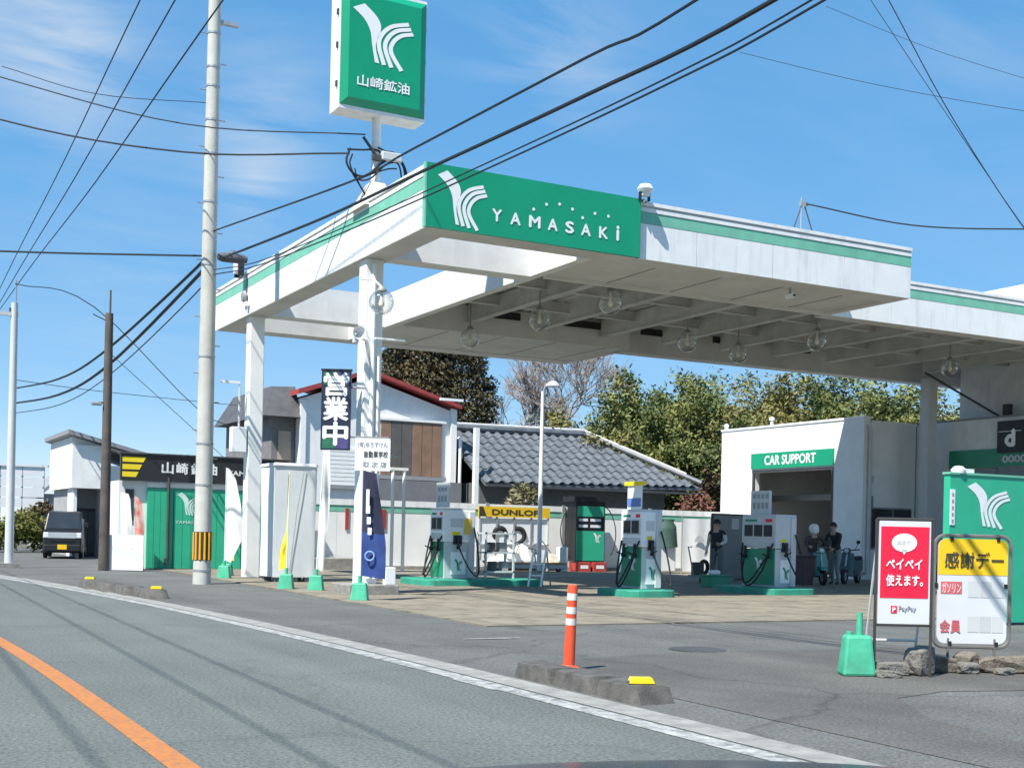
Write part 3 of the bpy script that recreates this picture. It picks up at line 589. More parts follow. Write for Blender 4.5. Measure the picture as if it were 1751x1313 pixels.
for k_ in (.3,.6): MB().tube([(k_*.3,k_*.3,k_*.85),(k_*.3+.32,k_*.3,k_*.85)], .02, 6).build('rung', CLEANW, t)
t = thing('drum', 'pale blue plastic drum between dispenser and near pump', 'drum', (22.6, 34.1, 0)); t.scale = (1.1,)*3
MB().lathe([(0,0),(.26,.0),(.28,.03),(.27,.25),(.285,.3),(.27,.35),(.28,.78),(.26,.82),(0,.83)], n=20).build('shell', mat('pale_blue', (.35,.55,.68), .5), t, True)
MB().lathe([(.285,.29),(.295,.3),(.285,.31)], n=20).build('rib', mat('pale_blue', (.35,.55,.68)), t, True); MB().tube([(.1,0,.82),(.1,0,.87)], .04, 8).build('cap', CLEANW, t)
t = thing('white_tank', 'slim white canister standing by the oil dispenser', 'canister', (20.15, 34.2, 0)); t.scale = (1.1,)*3
BOX(-.14,.14,-.12,.12,.0,.72).build('body', CLEANW, t, bev=.04); MB().tube([(0,0,.72),(0,0,.8)], .05, 8).build('cap', GREY, t)
t = thing('covered_machine', 'white machine half covered by a dark green tarpaulin near the back wall', 'machine', (23.2, 33.2, 0)); t.scale = (1.1,)*3
BOX(.05,.6,.05,.6,.05,1.0).build('body', CLEANW, t, bev=.04)
b = MB().grid(lambda u, v: ((lambda a, z: (.33+(.34+.07*(1-v)+.02*math.sin(7*a))*math.cos(a)*(.82 if v > .85 else 1), .33+(.34+.07*(1-v))*math.sin(a)*(.82 if v > .85 else 1), z))(2*math.pi*u, .78+.82*v)), 20, 8)
b.build('tarpaulin', mat('tarp_green', (.05,.11,.085), .7, var=.3), t, 'all')
BOX(.1,.56,.1,.56,1.56,1.6).build('tarp_top', mat('tarp_green', (.05,.11,.085)), t)
t = thing('banner_screen', 'white sheet screen with a faint car drawing beside the grey partition', 'screen', (24.0, 33.1, 0)); t.scale = (1.1,)*3
MB().grid(lambda u, v: (.0+.98*u, .05*math.sin(9*u)*.3, .08+1.55*v), 14, 2).build('sheet', CLEANW, t, 'all')
for x in (-.02,1.0): MB().tube([(x,.02,0),(x,.02,1.68)], .02, 6).build('post', STEEL, t)
b = MB(); b.v = [(.35,-.06,.95),(.75,-.06,.95),(.7,-.06,1.05),(.6,-.06,1.14),(.5,-.06,1.14),(.42,-.06,1.06)]; b.f = [(0,1,2,3,4,5)]; b.build('car_drawing', LGREY, t)
t = thing('partition', 'dark grey partition board behind the standing attendant', 'partition', (21.7, 28.5, 0))
BOX(0,1.16,0,.05,.05,1.84).build('board', GREY, t); BOX(-.03,1.19,-.01,.06,1.84,1.88).build('top_rail', BLACK, t); BOX(1.16,1.2,-.01,.06,0,1.84).build('post', BLACK, t); BOX(-.04,0,-.01,.06,0,1.84).build('post', BLACK, t); BOX(.65,.9,-.01,0,1.45,1.75).build('notice', LGREY, t)
for x in (.1,1.0): BOX(x,x+.06,-.25,.3,0,.05).build('foot', BLACK, t)
t = thing('hose_cart', 'dark wheeled hose cart on the ground by the partition', 'cart', (19.6, 26.3, 0), .3)
BOX(0,.6,0,.35,.15,.22).build('deck', GREY, t); BOX(.05,.3,.05,.3,.22,.55).build('box', DGREY, t, bev=.02); torus(MB(), (.45,.17,.42), .16, .05, (0,1,0)).build('hose_reel', RUBBER, t, True)
for x in (.08,.52): torus(MB(), (x,-.03,.09), .06, .03, (0,1,0), 12, 6).build('wheel', RUBBER, t, True)
MB().tube([(0,.17,.2),(-.25,.17,.95),(-.25,.05,.95)], .018, 6).build('handle', STEEL, t)
t = thing('bucket_crate', 'low green crate with a white cloth beside the wide pump', 'crate', (18.3, 24.1, 0))
BOX(0,.62,0,.4,.0,.28).build('body', PGREEN, t, bev=.02); BOX(-.02,.64,-.02,.42,.28,.31).build('rim', PGREEN, t); BOX(.1,.35,.05,.25,.31,.42).build('cloth', CLEANW, t, bev=.04)
# tall lamp post behind the rack
t = thing('lamp_post', 'slender white lamp post with a round head rising behind the tyre rack', 'lamp post', (18.92, 33.5, 0))
MB().tube([(0,0,0),(0,0,3),(0,0,5.55)], [.075,.065,.05], 10).build('post', WHITE, t, True); BOX(-.15,.15,-.15,.15,-.02,.06).build('base', CONC, t)
MB().tube([(0,0,5.5),(.08,-.03,5.72),(.24,-.1,5.78)], .03, 8).build('arm', GREY, t, True); MB().lathe([(0,.12),(.1,.1),(.2,.02),(.22,-.05),(.0,-.07)], (.28,-.12,5.76), 16).build('lamp_head', LGREY, t, True)
# twin thin white posts
t = thing('twin_post_gate', 'pair of thin white posts joined at the top near the left pump', 'post', (14.0, 33.4, 0))
for x in (0,.35): MB().tube([(x,0,0),(x,0,2.95)], .055, 8).build('post', WHITE, t, True)
BOX(-.1,.45,-.06,.06,2.92,3.0).build('cross_bar', WHITE, t)

# ------------------------------------------------------------------ stand signs at the right
def local_sign(name, label, cat, x, y, rz=-PSI): return thing(name, label, cat, (x, y, 0), rz)
FRAME = mat('frame_brown', (.05, .045, .042), .5, var=.2)
t = local_sign('payment_stand', 'red and white stand sign announcing phone payment in a dark frame', 'sign', 8.16, 8.34)
def fr(b, p, q, r=.014): return b.tube([p, q], r, 6)
b = MB(); fr(b,(0,0,0),(0,0,1.40)); fr(b,(.50,0,.0),(.50,0,1.40)); fr(b,(0,0,1.40),(.50,0,1.40)); fr(b,(0,0,.46),(.5,0,.46)); b.build('frame', FRAME, t)
b = MB(); fr(b,(.02,.02,1.3),(.02,.42,.0),.012); fr(b,(.48,.02,1.3),(.48,.42,.0),.012); fr(b,(.02,.3,.3),(.48,.3,.3),.012); b.build('rear_legs', LGREY, t)
pn = BOX(.02,.48,-.012,.008,.47,1.385).build('panel', mat('panel_white', (.60,.62,.64), .4, var=.05), t)
decal('red_field', rect2d(), RED, pn, (.035,-.012,.70), UX, UZ, .43, .635, .003)
decal('bubble', fixface(([(.5*math.cos(a)*1.0, .4*math.sin(a)) for a in [2*math.pi*k/20 for k in range(20)]], [tuple(range(20))])), CLEANW, pn, (.13,-.015,1.11), UX, UZ, .225, .165, .004)
decal('bubble_tip', fixface(([(0,0),(.04,.05),(-.03,.05)], [(0,1,2)])), CLEANW, pn, (.215,-.015,1.085), UX, UZ, .06, .05, .004)
decal('lettering', text2d('当店で!', .0), INKG, pn, (.175,-.019,1.175), UX, UZ, .13, .04, .004)
decal('lettering', text2d('ペイペイ', .025), CLEANW, pn, (.085,-.015,.955), UX, UZ, .32, .095, .004); decal('lettering', text2d('使えます。', .025), CLEANW, pn, (.085,-.015,.805), UX, UZ, .33, .105, .004)
decal('mark', rect2d(), RED, pn, (.135,-.012,.565), UX, UZ, .055, .065, .004); decal('lettering', text2d('P', .02), CLEANW, pn, (.148,-.016,.575), UX, UZ, .03, .042, .004); decal('lettering', text2d('PayPay', .01), INKG, pn, (.205,-.012,.575), UX, UZ, .155, .055, .004)
t = local_sign('price_stand', 'yellow and white stand sign for a customer thanks day in a rounded steel frame', 'sign', 9.17, 8.61)
def rrect(x0, x1, z0, z1, r, n=5):
    p = []
    for cx_, cz, a0 in ((x1-r,z0+r,-90),(x1-r,z1-r,0),(x0+r,z1-r,90),(x0+r,z0+r,180)):
        for k in range(n+1): a = R(a0+90*k/n); p.append((cx_+r*math.cos(a), cz+r*math.sin(a)))
    return p
rr_ = rrect(0,.72,.22,1.27,.09); pts = [(x,0,z) for x, z in rr_]
FRG = mat('frame_grey', (.20,.19,.17), .5, .3, var=.2)
MB().tube(pts+[pts[0]], .017, 6).build('frame', FRG, t, True)
b = MB(); fr(b,(.14,0,.30),(.14,0,.0),.015); fr(b,(.58,0,.30),(.58,0,.0),.015); fr(b,(.14,-.2,.02),(.14,.2,.02),.015); fr(b,(.58,-.2,.02),(.58,.2,.02),.015); b.build('legs', FRG, t)
pn = MB().prism(rrect(.03,.69,.25,1.24,.075), -.008, .008).build('panel', mat('panel_white', (.60,.62,.64)), t)
yp = [p for p in rrect(.03,.69,.25,1.24,.075) if p[1] > .89]; yp = [(.69,.90)]+yp+[(.03,.90)]
decal('yellow_field', fixface((yp, [tuple(range(len(yp)))])), YEL, pn, (.03,-.008,.90), UX, UZ, .66, .34, .003)
decal('lettering', text2d('感謝デー', .012), INK, pn, (.09,-.012,.965), UX, UZ, .56, .155, .004)
decal('red_tag', rect2d(), REDINK, pn, (.06,-.008,.72), UX, UZ, .2, .115, .003); decal('lettering', text2d('ガソリン', .0), CLEANW, pn, (.07,-.011,.73), UX, UZ, .18, .095, .004)
decal('lettering', text2d('会員', .02), REDINK, pn, (.055,-.008,.35), UX, UZ, .2, .125, .004)
for z in (.36,.69):
    for i in range(3): decal('price_patch', rect2d(), mat('patch_%d' % i, (.52-.05*(i%2),.545-.05*(i%2),.55-.05*(i%2)), .5, var=.05), pn, (.32+.115*i,-.008,z), UX, UZ, .105, .15, .003)
for x, z in ((.14,1.22),(.58,1.22),(.0,.78),(.66,.78),(.14,.23),(.58,.23)): BOX(x,x+.03,-.02,.01,z,z+.04).build('clip', BLACK, t)
# ballast blocks
def lump(sx, sy, sz, seed, n=10):
    rnd = random.Random(seed); b = MB(); bm = bmesh.new(); bmesh.ops.create_cube(bm, size=1); bmesh.ops.subdivide_edges(bm, edges=bm.edges[:], cuts=2, use_grid_fill=True)
    for v in bm.verts:
        c = v.co; k = 1-.05*(abs(c.x*2)**6*abs(c.y*2)**6+abs(c.x*2)**6*abs(c.z*2)**6+abs(c.y*2)**6*abs(c.z*2)**6)/1.5
        v.co = Vector((c.x*k*sx+(rnd.random()-.5)*.13*sx, c.y*k*sy+(rnd.random()-.5)*.13*sy, (c.z*k+.5)*sz*(1+.25*c.x*math.sin(seed))+(rnd.random()-.5)*.09*sz))
    bm.verts.ensure_lookup_table(); bm.faces.ensure_lookup_table(); bm.verts.index_update()
    b.v = [tuple(v.co) for v in bm.verts]; b.f = [tuple(v.index for v in f.verts) for f in bm.faces]; bm.free(); return b
BLK = mat('ballast_concrete', (.22,.21,.185), .9, var=.4, scale=12, bump=.8, bscale=50, rgb2=(.10,.095,.082))
BLT = mat('ballast_tan', (.20,.178,.14), .9, var=.4, scale=14, bump=.8, bscale=50, rgb2=(.10,.08,.062))
for i, (x, y, sx, sy, sz, rz, mm, lab) in enumerate([
    (8.66,8.28,.26,.2,.25,.2,BLK,'upright rough concrete block under the right leg of the red stand sign'),
    (8.36,8.36,.34,.2,.12,-.3,BLK,'flat broken concrete piece left of the upright block'),
    (8.22,8.22,.22,.14,.06,-.4,BLK,'thin concrete flake lying beside the green weight'),
    (9.02,8.42,.36,.2,.15,-.45,BLT,'tan concrete block between the two stand signs'),
    (9.22,8.26,.2,.18,.10,-.2,BLK,'small grey rubble piece in front of the tan block'),
    (9.33,8.36,.2,.2,.17,.3,BLT,'chipped block under the yellow stand sign'),
    (9.62,8.2,.46,.22,.15,-.5,BLT,'long tan block at the right edge of the picture'),
    (9.5,8.05,.2,.1,.06,.1,BLK,'loose flat shard before the long tan block')]):
    o = lump(sx, sy, sz, 40+i).build('ballast_block', mm, None, False, bev=.012, loc=(x, y, 0)); o.rotation_euler = (0,0,rz); tag(o, lab, 'block', 'ballast blocks under the signs')
def weight_mb(w_=.34, d=.26, h=.36):
    return MB().hexa([(-w_/2,-d/2,0),(w_/2,-d/2,0),(w_/2,d/2,0),(-w_/2,d/2,0)], [(-w_*.38,-d*.36,h),(w_*.38,-d*.36,h),(w_*.38,d*.36,h),(-w_*.38,d*.36,h)])
WGREEN = mat('weight_green', (.06,.42,.25), .55, var=.22, streak=.4, scale=7, sscale=8)
t = thing('flag_base', 'bright green water weight with an empty green pole socket by the red stand sign', 'flag base', (8.05, 8.44, 0), -PSI)
weight_mb(.30,.24,.36).build('tank', WGREEN, t, bev=.025); MB().tube([(.02,0,.34),(.02,0,.56)], [.032,.026], 10).build('socket', WGREEN, t, True); MB().tube([(-.07,0,.35),(-.07,0,.39)], .03, 8).build('filler_cap', WGREEN, t)
# big green board
t = thing('green_board', 'large free standing green board with white emblem at the right edge', 'sign', (14.07, 12.95, 0))
BOX(0,2.6,0,.12,.04,2.19).build('panel', GREENB, t); BOX(-.02,2.62,-.015,.135,2.19,2.22).build('top_trim', MINT, t)
for x in (.1,1.3,2.4): BOX(x,x+.08,.12,.5,.0,.06).build('foot', GREY, t); BOX(x,x+.06,.13,.19,.0,1.8).build('rear_post', GREY, t)
decal('logo', LOGO, CLEANW, t, (.34,0,1.41), UX, UZ, .90, .68, .006)
sp_ = BOX(.0,.09,-.012,0,1.46,1.97).build('strip_label', CLEANW, t)
for i in range(5): decal('print_mark', rect2d(), INKG, sp_, (.025,-.012,1.87-.095*i), UX, UZ, .04, .05, .003)
MB().lathe([(0,.0),(.1,.0),(.11,.05),(.06,.1),(0,.11)], (.22,.06,2.21), 14).build('lamp', CLEANW, t, True); BOX(.32,.5,.02,.1,2.2,2.28).build('lamp_base', CLEANW, t)

# ------------------------------------------------------------------ signs on the corner column
t = thing('open_sign', 'tall dark blue and green sign reading open for business beside the corner column', 'sign', (7.75, 21.94, 2.64), -PSI)
OPM = mat('open_blue', (.012,.02,.05), .5, var=.3)
OPG = mat('open_green', (.02,.16,.08), .5, var=.4, scale=6); OPP = mat('open_purple', (.07,.06,.20), .5, var=.4, scale=6)
BOX(0,.54,-.03,.03,0,1.45).build('panel', OPM, t); BOX(-.015,.555,-.035,.035,1.45,1.48).build('frame_top', BLACK, t)
for z, hh_ in ((.03,.22),(1.2,.22)): decal('green_patch', rect2d(), OPG, t, (.03,-.03,z), UX, UZ, .24, hh_, .003); decal('purple_patch', rect2d(), OPP, t, (.27,-.03,z), UX, UZ, .24, hh_, .003)
for i, ch in enumerate('営業中'): decal('lettering', text2d(ch, .03), CLEANW, t, (.035,-.03,.98-.45*i), UX, UZ, .47, .44, .006)
for z in (.25,1.15): MB().tube([(.54,0,z),(.80,.05,z)], .02, 6).build('bracket', GREY, t)
t = thing('agency_sign', 'small white board with grey writing fixed low on the corner column', 'sign', (8.02, 20.88, 2.24), -PSI)
BOX(0,.62,-.02,.02,0,.58).build('panel', CLEANW, t); BOX(-.01,.63,-.025,.025,.58,.6).build('top_edge', GREY, t)
decal('lettering', text2d('(有)ゆうすけん', .01), INKG, t, (.05,-.02,.40), UX, UZ, .52, .11, .005); decal('lettering', text2d('自動車学校', .015), INK, t, (.16,-.02,.23), UX, UZ, .42, .12, .005); decal('lettering', text2d('取 次 店', .01), INKG, t, (.14,-.02,.06), UX, UZ, .42, .1, .005)
for x in (.1,.5): MB().tube([(x,.02,.3),(x+.12,1.05,.3)], .015, 6).build('bracket', GREY, t)

# ------------------------------------------------------------------ globe lamps
GL = mat('lamp_cap', (.30,.30,.29), .5, var=.1); BULB = mat('bulb', (.8,.74,.6), .3, var=.05)
def globe(x, y, z, r, label, ztop):
    t = thing('globe_lamp', label, 'lamp', (x, y, z), 0, 'clear glass globe lamps')
    pr = [(max(.0, r*math.sin(math.pi*k/14)), -r*math.cos(math.pi*k/14)) for k in range(14)]
    MB().lathe(pr, n=24).build('globe', GLOBE, t, 'all', fix=True)
    MB().lathe([(0,r+.06),(.05,r+.05),(.09,r+.0),(.09,r-.03),(0,r-.03)], n=16).build('cap', GL, t, True)
    MB().lathe([(0,-.10),(.045,-.07),(.055,-.02),(.03,.05),(.025,r-.03)], n=12).build('bulb', BULB, t, True)
    if ztop: MB().tube([(0,0,r+.05),(0,0,ztop-z)], .02, 8).build('stem', GL, t)
    return t
for x, y, z, lab in ((12.45,25.43,5.55,'globe lamp hanging farthest left under the canopy roof'),(12.5,22.33,5.55,'globe lamp hanging left of centre just behind the roof edge beam'),(12.65,19.9,5.55,'globe lamp nearest the sign board, under the front soffit'),
    (16.65,22.97,5.55,'globe lamp hanging mid roof over the back wall gap'),(18.67,23.71,5.55,'globe lamp hanging right of the mid roof one, above the grove'),(18.76,21.1,5.55,'globe lamp below the step in the canopy fascia'),(24.34,22.5,5.55,'globe lamp hanging near the right column brace')):
    globe(x*1.092, y*1.092, 5.95, .25, lab, 6.88)
t = globe(8.55, 21.12, 5.3, .225, 'globe lamp on a bracket at the corner column, lit by the sun', 0)
MB().tube([(0,0,.27),(-.1,.15,.42),(-.25,.4,.45)], .02, 8).build('bracket', COLM, t, True)
t = thing('loud_speaker', 'white horn speaker and camera bracket on the corner column', 'speaker', (8.30, 21.45, 4.68))
MB().tube([(.2,.25,0),(-.1,.0,.02)], .03, 8).build('arm', CLEANW, t); MB().lathe([(.03,.0),(.05,-.1),(.12,-.22),(.125,-.23),(.02,-.05)], (-.12,0,.05), 14, 'y').build('horn', CLEANW, t, True); BOX(-.12,-.04,.0,.12,-.09,.03).build('bracket', LGREY, t); BOX(.15,.72,-.35,-.28,-.05,-.02).build('shelf_bar', CLEANW, t)
# floodlights on the fascia
def flood(label, x, y, z, rz, k=1.0):
    t = thing('flood_light', label, 'flood light', (x, y, z), rz, 'flood lights on the fascia')
    BOX(-.14*k,.14*k,-.2*k,-.04*k,.05,.33*k).build('housing', CLEANW, t, bev=.02); BOX(-.17*k,-.145*k,-.16*k,-.02,-.02,.3*k).build('yoke', BLACK, t); BOX(.145*k,.17*k,-.16*k,-.02,-.02,.3*k).build('yoke', BLACK, t); MB().tube([(0,0,0),(0,-.1,-.05)], .03, 6).build('arm', GREY, t); return t
flood('white box flood light standing on the far end of the left fascia', 8.3, 29.2, 7.1, R(-90))
t = flood('white round flood light at the right end of the green sign board', 12.62, 18.86, 7.22, 0, .6); MB().lathe([(0,.2),(.1,.18),(.15,.1),(.12,.05),(0,.03)], (0,-.08,.08), 14).build('reflector', CLEANW, t, True)
t = thing('round_lamp', 'grey round wall lamp with conduit on the left fascia', 'lamp', (8.36, 29.15, 6.62)); MB().lathe([(0,-.09),(.12,-.08),(.14,-.02),(.1,0)], (0,0,0), 16, 'x').build('disc', GREY, t, True); MB().tube([(.02,0,.1),(.02,0,.55)], .015, 6).build('conduit', GREY, t); BOX(-.06,.03,-.25,-.1,-.25,-.15).build('junction_box', CLEANW, t)
t = thing('security_camera', 'small camera in a recess of the front soffit', 'camera', (16.7, 19.6, 6.18)); BOX(-.04,.04,-.12,.12,-.16,-.08).build('housing', CLEANW, t, bev=.01); MB().tube([(0,0,-.08),(0,0,.04)], .02, 6).build('mount', GREY, t); MB().tube([(0,-.12,-.12),(0,-.14,-.12)], .025, 8).build('lens', BLACK, t)
t = thing('canopy_brace', 'dark diagonal pull rod with hanging cord near the right column', 'brace', (29.3, 26.5, 5.9)); MB().tube([(-.6,1.0,.4),(1.6,-.2,-1.0)], .035, 6).build('rod', DGREY, t); MB().tube([(1.6,-.2,-1.0),(1.58,-.2,-1.3),(1.7,-.25,-1.9)], .018, 6).build('cord', DGREY, t, True); BOX(1.5,1.7,-.3,-.1,-.9,-.5).build('pulley', DGREY, t)

# ------------------------------------------------------------------ left side of the station
# covered cabinet
t = thing('covered_cabinet', 'tall box wrapped in a pale grey sheet beside the far canopy column', 'cabinet', (8.37, 26.6, 0))
SHEET = mat('grey_sheet', (.70,.72,.71), .55, var=.06, streak=.15)
def sheet(u, v):
    W, Dp = .96, 1.0; per = 2*(W+Dp); s_ = u*per; z = .12+2.45*v
    if s_ < W: x, y, nx, ny = s_, 0, 0, -1
    elif s_ < W+Dp: x, y, nx, ny = W, s_-W, 1, 0
    elif s_ < 2*W+Dp: x, y, nx, ny = W-(s_-W-Dp), Dp, 0, 1
    else: x, y, nx, ny = 0, Dp-(s_-2*W-Dp), -1, 0
    d = .007*math.sin(s_*3.1+z*1.8)+.004*math.sin(s_*7-z*2.6)+.008*(1-v)*math.sin(s_*6)
    return (x+nx*d, y+ny*d, z)
MB().grid(sheet, 56, 14).build('sheet', SHEET, t, True); MB().hexa([(-.03,-.03,2.55),(.99,-.03,2.55),(.99,1.03,2.55),(-.03,1.03,2.55)], [(-.01,-.01,2.62),(.97,-.01,2.62),(.97,1.01,2.62),(-.01,1.01,2.62)]).build('top_fold', SHEET, t, bev=.015)
MB().tube([(.66,-.03,2.5),(.5,-.035,1.5),(.36,-.035,.2)], .008, 5).build('rope', GREY, t)
for x in (.05,.4,.75):
    for y in (.05,.8): BOX(x,x+.18,y,y+.16,0,.14).build('support_block', CONC, t)
# flags
FLW = mat('flag_white', (.76,.76,.74), .8, var=.12, scale=3); FLY = mat('flag_yellow', (.85,.72,.02), .7, var=.1)
FLB = mat('flag_blue', (.03,.07,.26), .6, var=.2, rgb2=(.02,.045,.17), scale=3); FLN = mat('flag_navy', (.025,.028,.06), .6, var=.2)
FLR = mat('flag_red', (.62,.10,.06), .7, var=.3, rgb2=(.6,.5,.45), scale=5)
def flag(label, x, y, h, prof, m, group='banner flags on green water weights', wt=True, rz=-PSI, tilt=0):
    """prof: list of (height fraction, width, twist in degrees)"""
    t = thing('banner_flag', label, 'flag', (x, y, 0), rz, group)
    if wt: weight_mb(.3,.26,.3).build('tank', WGREEN, t, bev=.02); MB().tube([(0,0,.28),(0,0,.42)], .035, 8).build('socket', WGREEN, t)
    MB().tube([(0,0,.3 if wt else 0),(tilt*.5,0,h*.6),(tilt,0,h)], .011, 6).build('pole', CLEANW, t, True)
    def f(u, v):
        z = v
        for a, b_ in zip(prof, prof[1:]):
            if a[0] <= v <= b_[0]+1e-6:
                k = (v-a[0])/(b_[0]-a[0]); wd = a[1]+(b_[1]-a[1])*k; tw = R(a[2]+(b_[2]-a[2])*k); break
        zz = .42+(h-.42)*v; px_ = tilt*(v**1.5)
        a = tw+.12*math.sin(v*9+u*3); rr = wd*u
        return (px_+.015+rr*math.cos(a), rr*math.sin(a)+.03*math.sin(u*6+v*5)*u, zz-.05*u)
    o = MB().grid(f, 8, 24).build('cloth', m, t, 'all'); return t, o, f
flag('white feather flag with faded print by the green storage wall', 7.85, 28.6, 2.55, [(0,.14,-10),(.25,.38,5),(.6,.34,-5),(.9,.22,5),(1,.08,0)], FLW)
flag('yellow flag wound round its pole in front of the covered cabinet', 7.75, 23.75, 2.3, [(0,.17,170),(.12,.18,160),(.25,.13,200),(.42,.05,150),(.8,.04,180),(1,.03,180)], FLY, tilt=.02)
flag('white flag wound round its pole right of the covered cabinet', 8.15, 23.15, 2.8, [(0,.12,10),(.3,.16,-20),(.6,.18,30),(.9,.12,0),(1,.10,0)], FLW, tilt=.1)
t, o, f = flag('dark blue banner flag with white lettering in front of the corner column', 7.78, 19.9, 2.2, [(0,.41,0),(.12,.42,0),(.3,.41,3),(.6,.34,0),(.9,.26,-3),(1,.23,0)], FLB, rz=-PSI)
o.data.materials.append(FLN)
for p in o.data.polygons:
    if p.center.z > 1.15: p.material_index = 1
for i, (u, v, hh) in enumerate([(.42,.60,.16),(.46,.50,.15),(.5,.40,.15)]):
    x, y, z = f(u*.7, v); BOX(x-.03, x+.035, y-.05, y-.045, z, z+hh*.8).build('print_block', CLEANW, t)
x, y, z = f(.35, .2); torus(MB(), (x, y-.06, z), .075, .014, (0,1,0), 18, 6).build('print_ring', mat('print_sky', (.25,.4,.7), .6), t); x, y, z = f(.3, .8); BOX(x-.02, x+.035, y-.06, y-.055, z-.35, z+.05).build('print_block', CLEANW, t)
flag('red and white banner flag standing before the green storage wall at the left', 6.95, 34.2, 1.95, [(0,.2,0),(.5,.24,6),(.9,.18,0),(1,.1,0)], FLR, wt=True)
flag('white and green banner flag leftmost, behind the white board', 6.6, 34.3, 2.05, [(0,.22,0),(.5,.28,-6),(.9,.26,0),(1,.2,0)], FLW, wt=False)
t, o, f = flag('yellow edged flag partly hidden behind the cabinet at the storage wall', 8.35, 30.2, 2.3, [(0,.16,0),(.5,.15,10),(1,.12,0)], FLY, wt=True)
# meter box on the far column
t = thing('electric_box', 'white electric box on the left of the far canopy column', 'electric box', (8.30, 29.25, 2.95)); BOX(-.2,.17,-.12,.1,0,.6).build('box', CLEANW, t, bev=.02); MB().tube([(0,0,.6),(0,0,1.6)], .025, 6).build('conduit', LGREY, t); BOX(-.45,0,-.03,.03,1.62,1.68).build('arm', CLEANW, t)
# white leaning board
t = thing('white_board', 'plain white board standing at the left end of the green storage wall', 'board', (6.16, 33.4, 0), -PSI); BOX(0,.88,0,.04,.02,.92).build('panel', CLEANW, t); MB().tube([(.1,.04,.8),(.1,.4,0)], .015, 6).build('prop', STEEL, t); MB().tube([(.78,.04,.8),(.78,.4,0)], .015, 6).build('prop', STEEL, t); BOX(.55,.6,-.004,0,.55,.6).build('smudge', LGREY, t)
# oil shop with black fascia
t = thing('oil_shop', 'low shop with black signboard, yellow stripes and green shutters', 'shop', (6.66, 34.8, 0))
def sh(mb, name, m, parent=None, **k): return rel(mb, (6.66,34.8,0), name, m, parent or t, **k)
fsb = sh(BOX(6.66,11.3,34.72,34.86,2.38,3.1), 'signboard', mat('sign_black', (.025,.025,.028), .45, var=.1)); sh(BOX(6.62,11.34,34.68,34.9,3.1,3.14), 'cap', DGREY)
for i, (z, wd) in enumerate(((2.88,.62),(2.68,.52),(2.48,.43))):
    decal('yellow_stripe', fixface(([(0,0),(wd-.07,0),(wd,.14),(0,.14)], [(0,1,2,3)])), BYEL, fsb, (6.70-6.66, 34.72-34.8, z), UX, UZ, wd, .14, .008)
for i, ch in enumerate('山崎鉱油'): decal('lettering', text2d(ch, .03), CLEANW, fsb, (7.74-6.66+.40*i, 34.72-34.8, 2.60), UX, UZ, .33, .32, .008)
decal('lettering', text2d('YAMASAKI', .02), CLEANW, fsb, (9.55-6.66, 34.72-34.8, 2.62), UX, UZ, 1.2, .14, .008)
sh(BOX(6.66,11.3,34.9,37.5,0,2.38), 'wall', WHITE2); sh(BOX(7.4,11.3,34.82,34.9,2.22,2.36), 'lintel', CLEANW)
for i, (x0, x1) in enumerate(((7.4,8.1),(8.12,9.05),(9.07,10.0),(10.02,11.2))):
    d_ = sh(BOX(x0,x1,34.80,34.9,.02,2.2), 'shutter', GREENB)
    for k_ in range(3): sh(BOX(x0+(x1-x0)*(k_+1)/4-.004,x0+(x1-x0)*(k_+1)/4+.004,34.796,34.80,.05,2.18), 'rib', PGREEN, d_)
    if i == 1: decal('logo', LOGO, mat('pale_mint', (.62,.80,.72), .5), d_, (8.2-6.66,0,1.45), UX, UZ, .68, .66, .006); decal('lettering', text2d('YAMASAKI', .01), mat('pale_mint', (.62,.80,.72)), d_, (8.16-6.66,0,1.25), UX, UZ, .75, .08, .006)
sh(MB().tube([(7.95,34.74,.25),(7.95,34.74,2.5)], .04, 8), 'downpipe', DGREY); sh(BOX(7.87,7.97,34.7,34.8,.15,.3), 'pipe_shoe', DGREY)
sh(BOX(6.82,7.05,34.86,34.9,1.3,2.15), 'door', DGREY)
# left shop house
hs_ = thing('white_house', 'white house with a slanting eave behind the dark pole at the far left', 'house', (7.3, 47, 0))
def hh(mb, name, m, **k): return rel(mb, (7.3,47,0), name, m, hs_, **k)
HW = mat('house_white', (.80,.80,.77), .8, var=.08, streak=.2)
hh(BOX(8.4,10.6,47,52,0,3.3), 'wall', HW); hh(BOX(7.28,8.36,46.7,52,2.45,3.98), 'wall', HW); hh(BOX(7.45,8.4,48.2,52,0,2.44), 'wall', mat('house_grey', (.35,.36,.36), .8, var=.15))
hh(BOX(7.38,7.5,46.9,48.2,0,2.44), 'porch_wall', HW)
hh(MB().prism([(7.1,4.35),(10.8,3.42),(10.8,3.55),(7.1,4.5)], 46.45, 52.3), 'roof', GREY); hh(MB().prism([(7.3,3.99),(8.36,3.98),(10.6,3.31),(10.6,3.44),(7.3,4.28)], 46.95, 52), 'gable_wall', HW)
dd = hh(BOX(7.55,8.35,48.15,48.2,0,1.75), 'door', DGREY)
for i in range(3): rel(BOX(7.6+.26*i,7.82+.26*i,48.13,48.15,.1,1.65), (7.3,47,0), 'door_panel', mat('door_grey', (.13,.13,.125), .6, var=.2), dd)
# small white post sign near the house door
t = thing('door_post_sign', 'small white pillar sign beside the dark van', 'sign', (7.35, 45.2, 0)); BOX(-.13,.13,-.1,.1,0,.5).build('base', CLEANW, t); BOX(-.12,-.02,-.06,.06,.5,1.35).build('panel', CLEANW, t); BOX(.02,.12,-.06,.06,.5,1.35).build('panel', CLEANW, t)
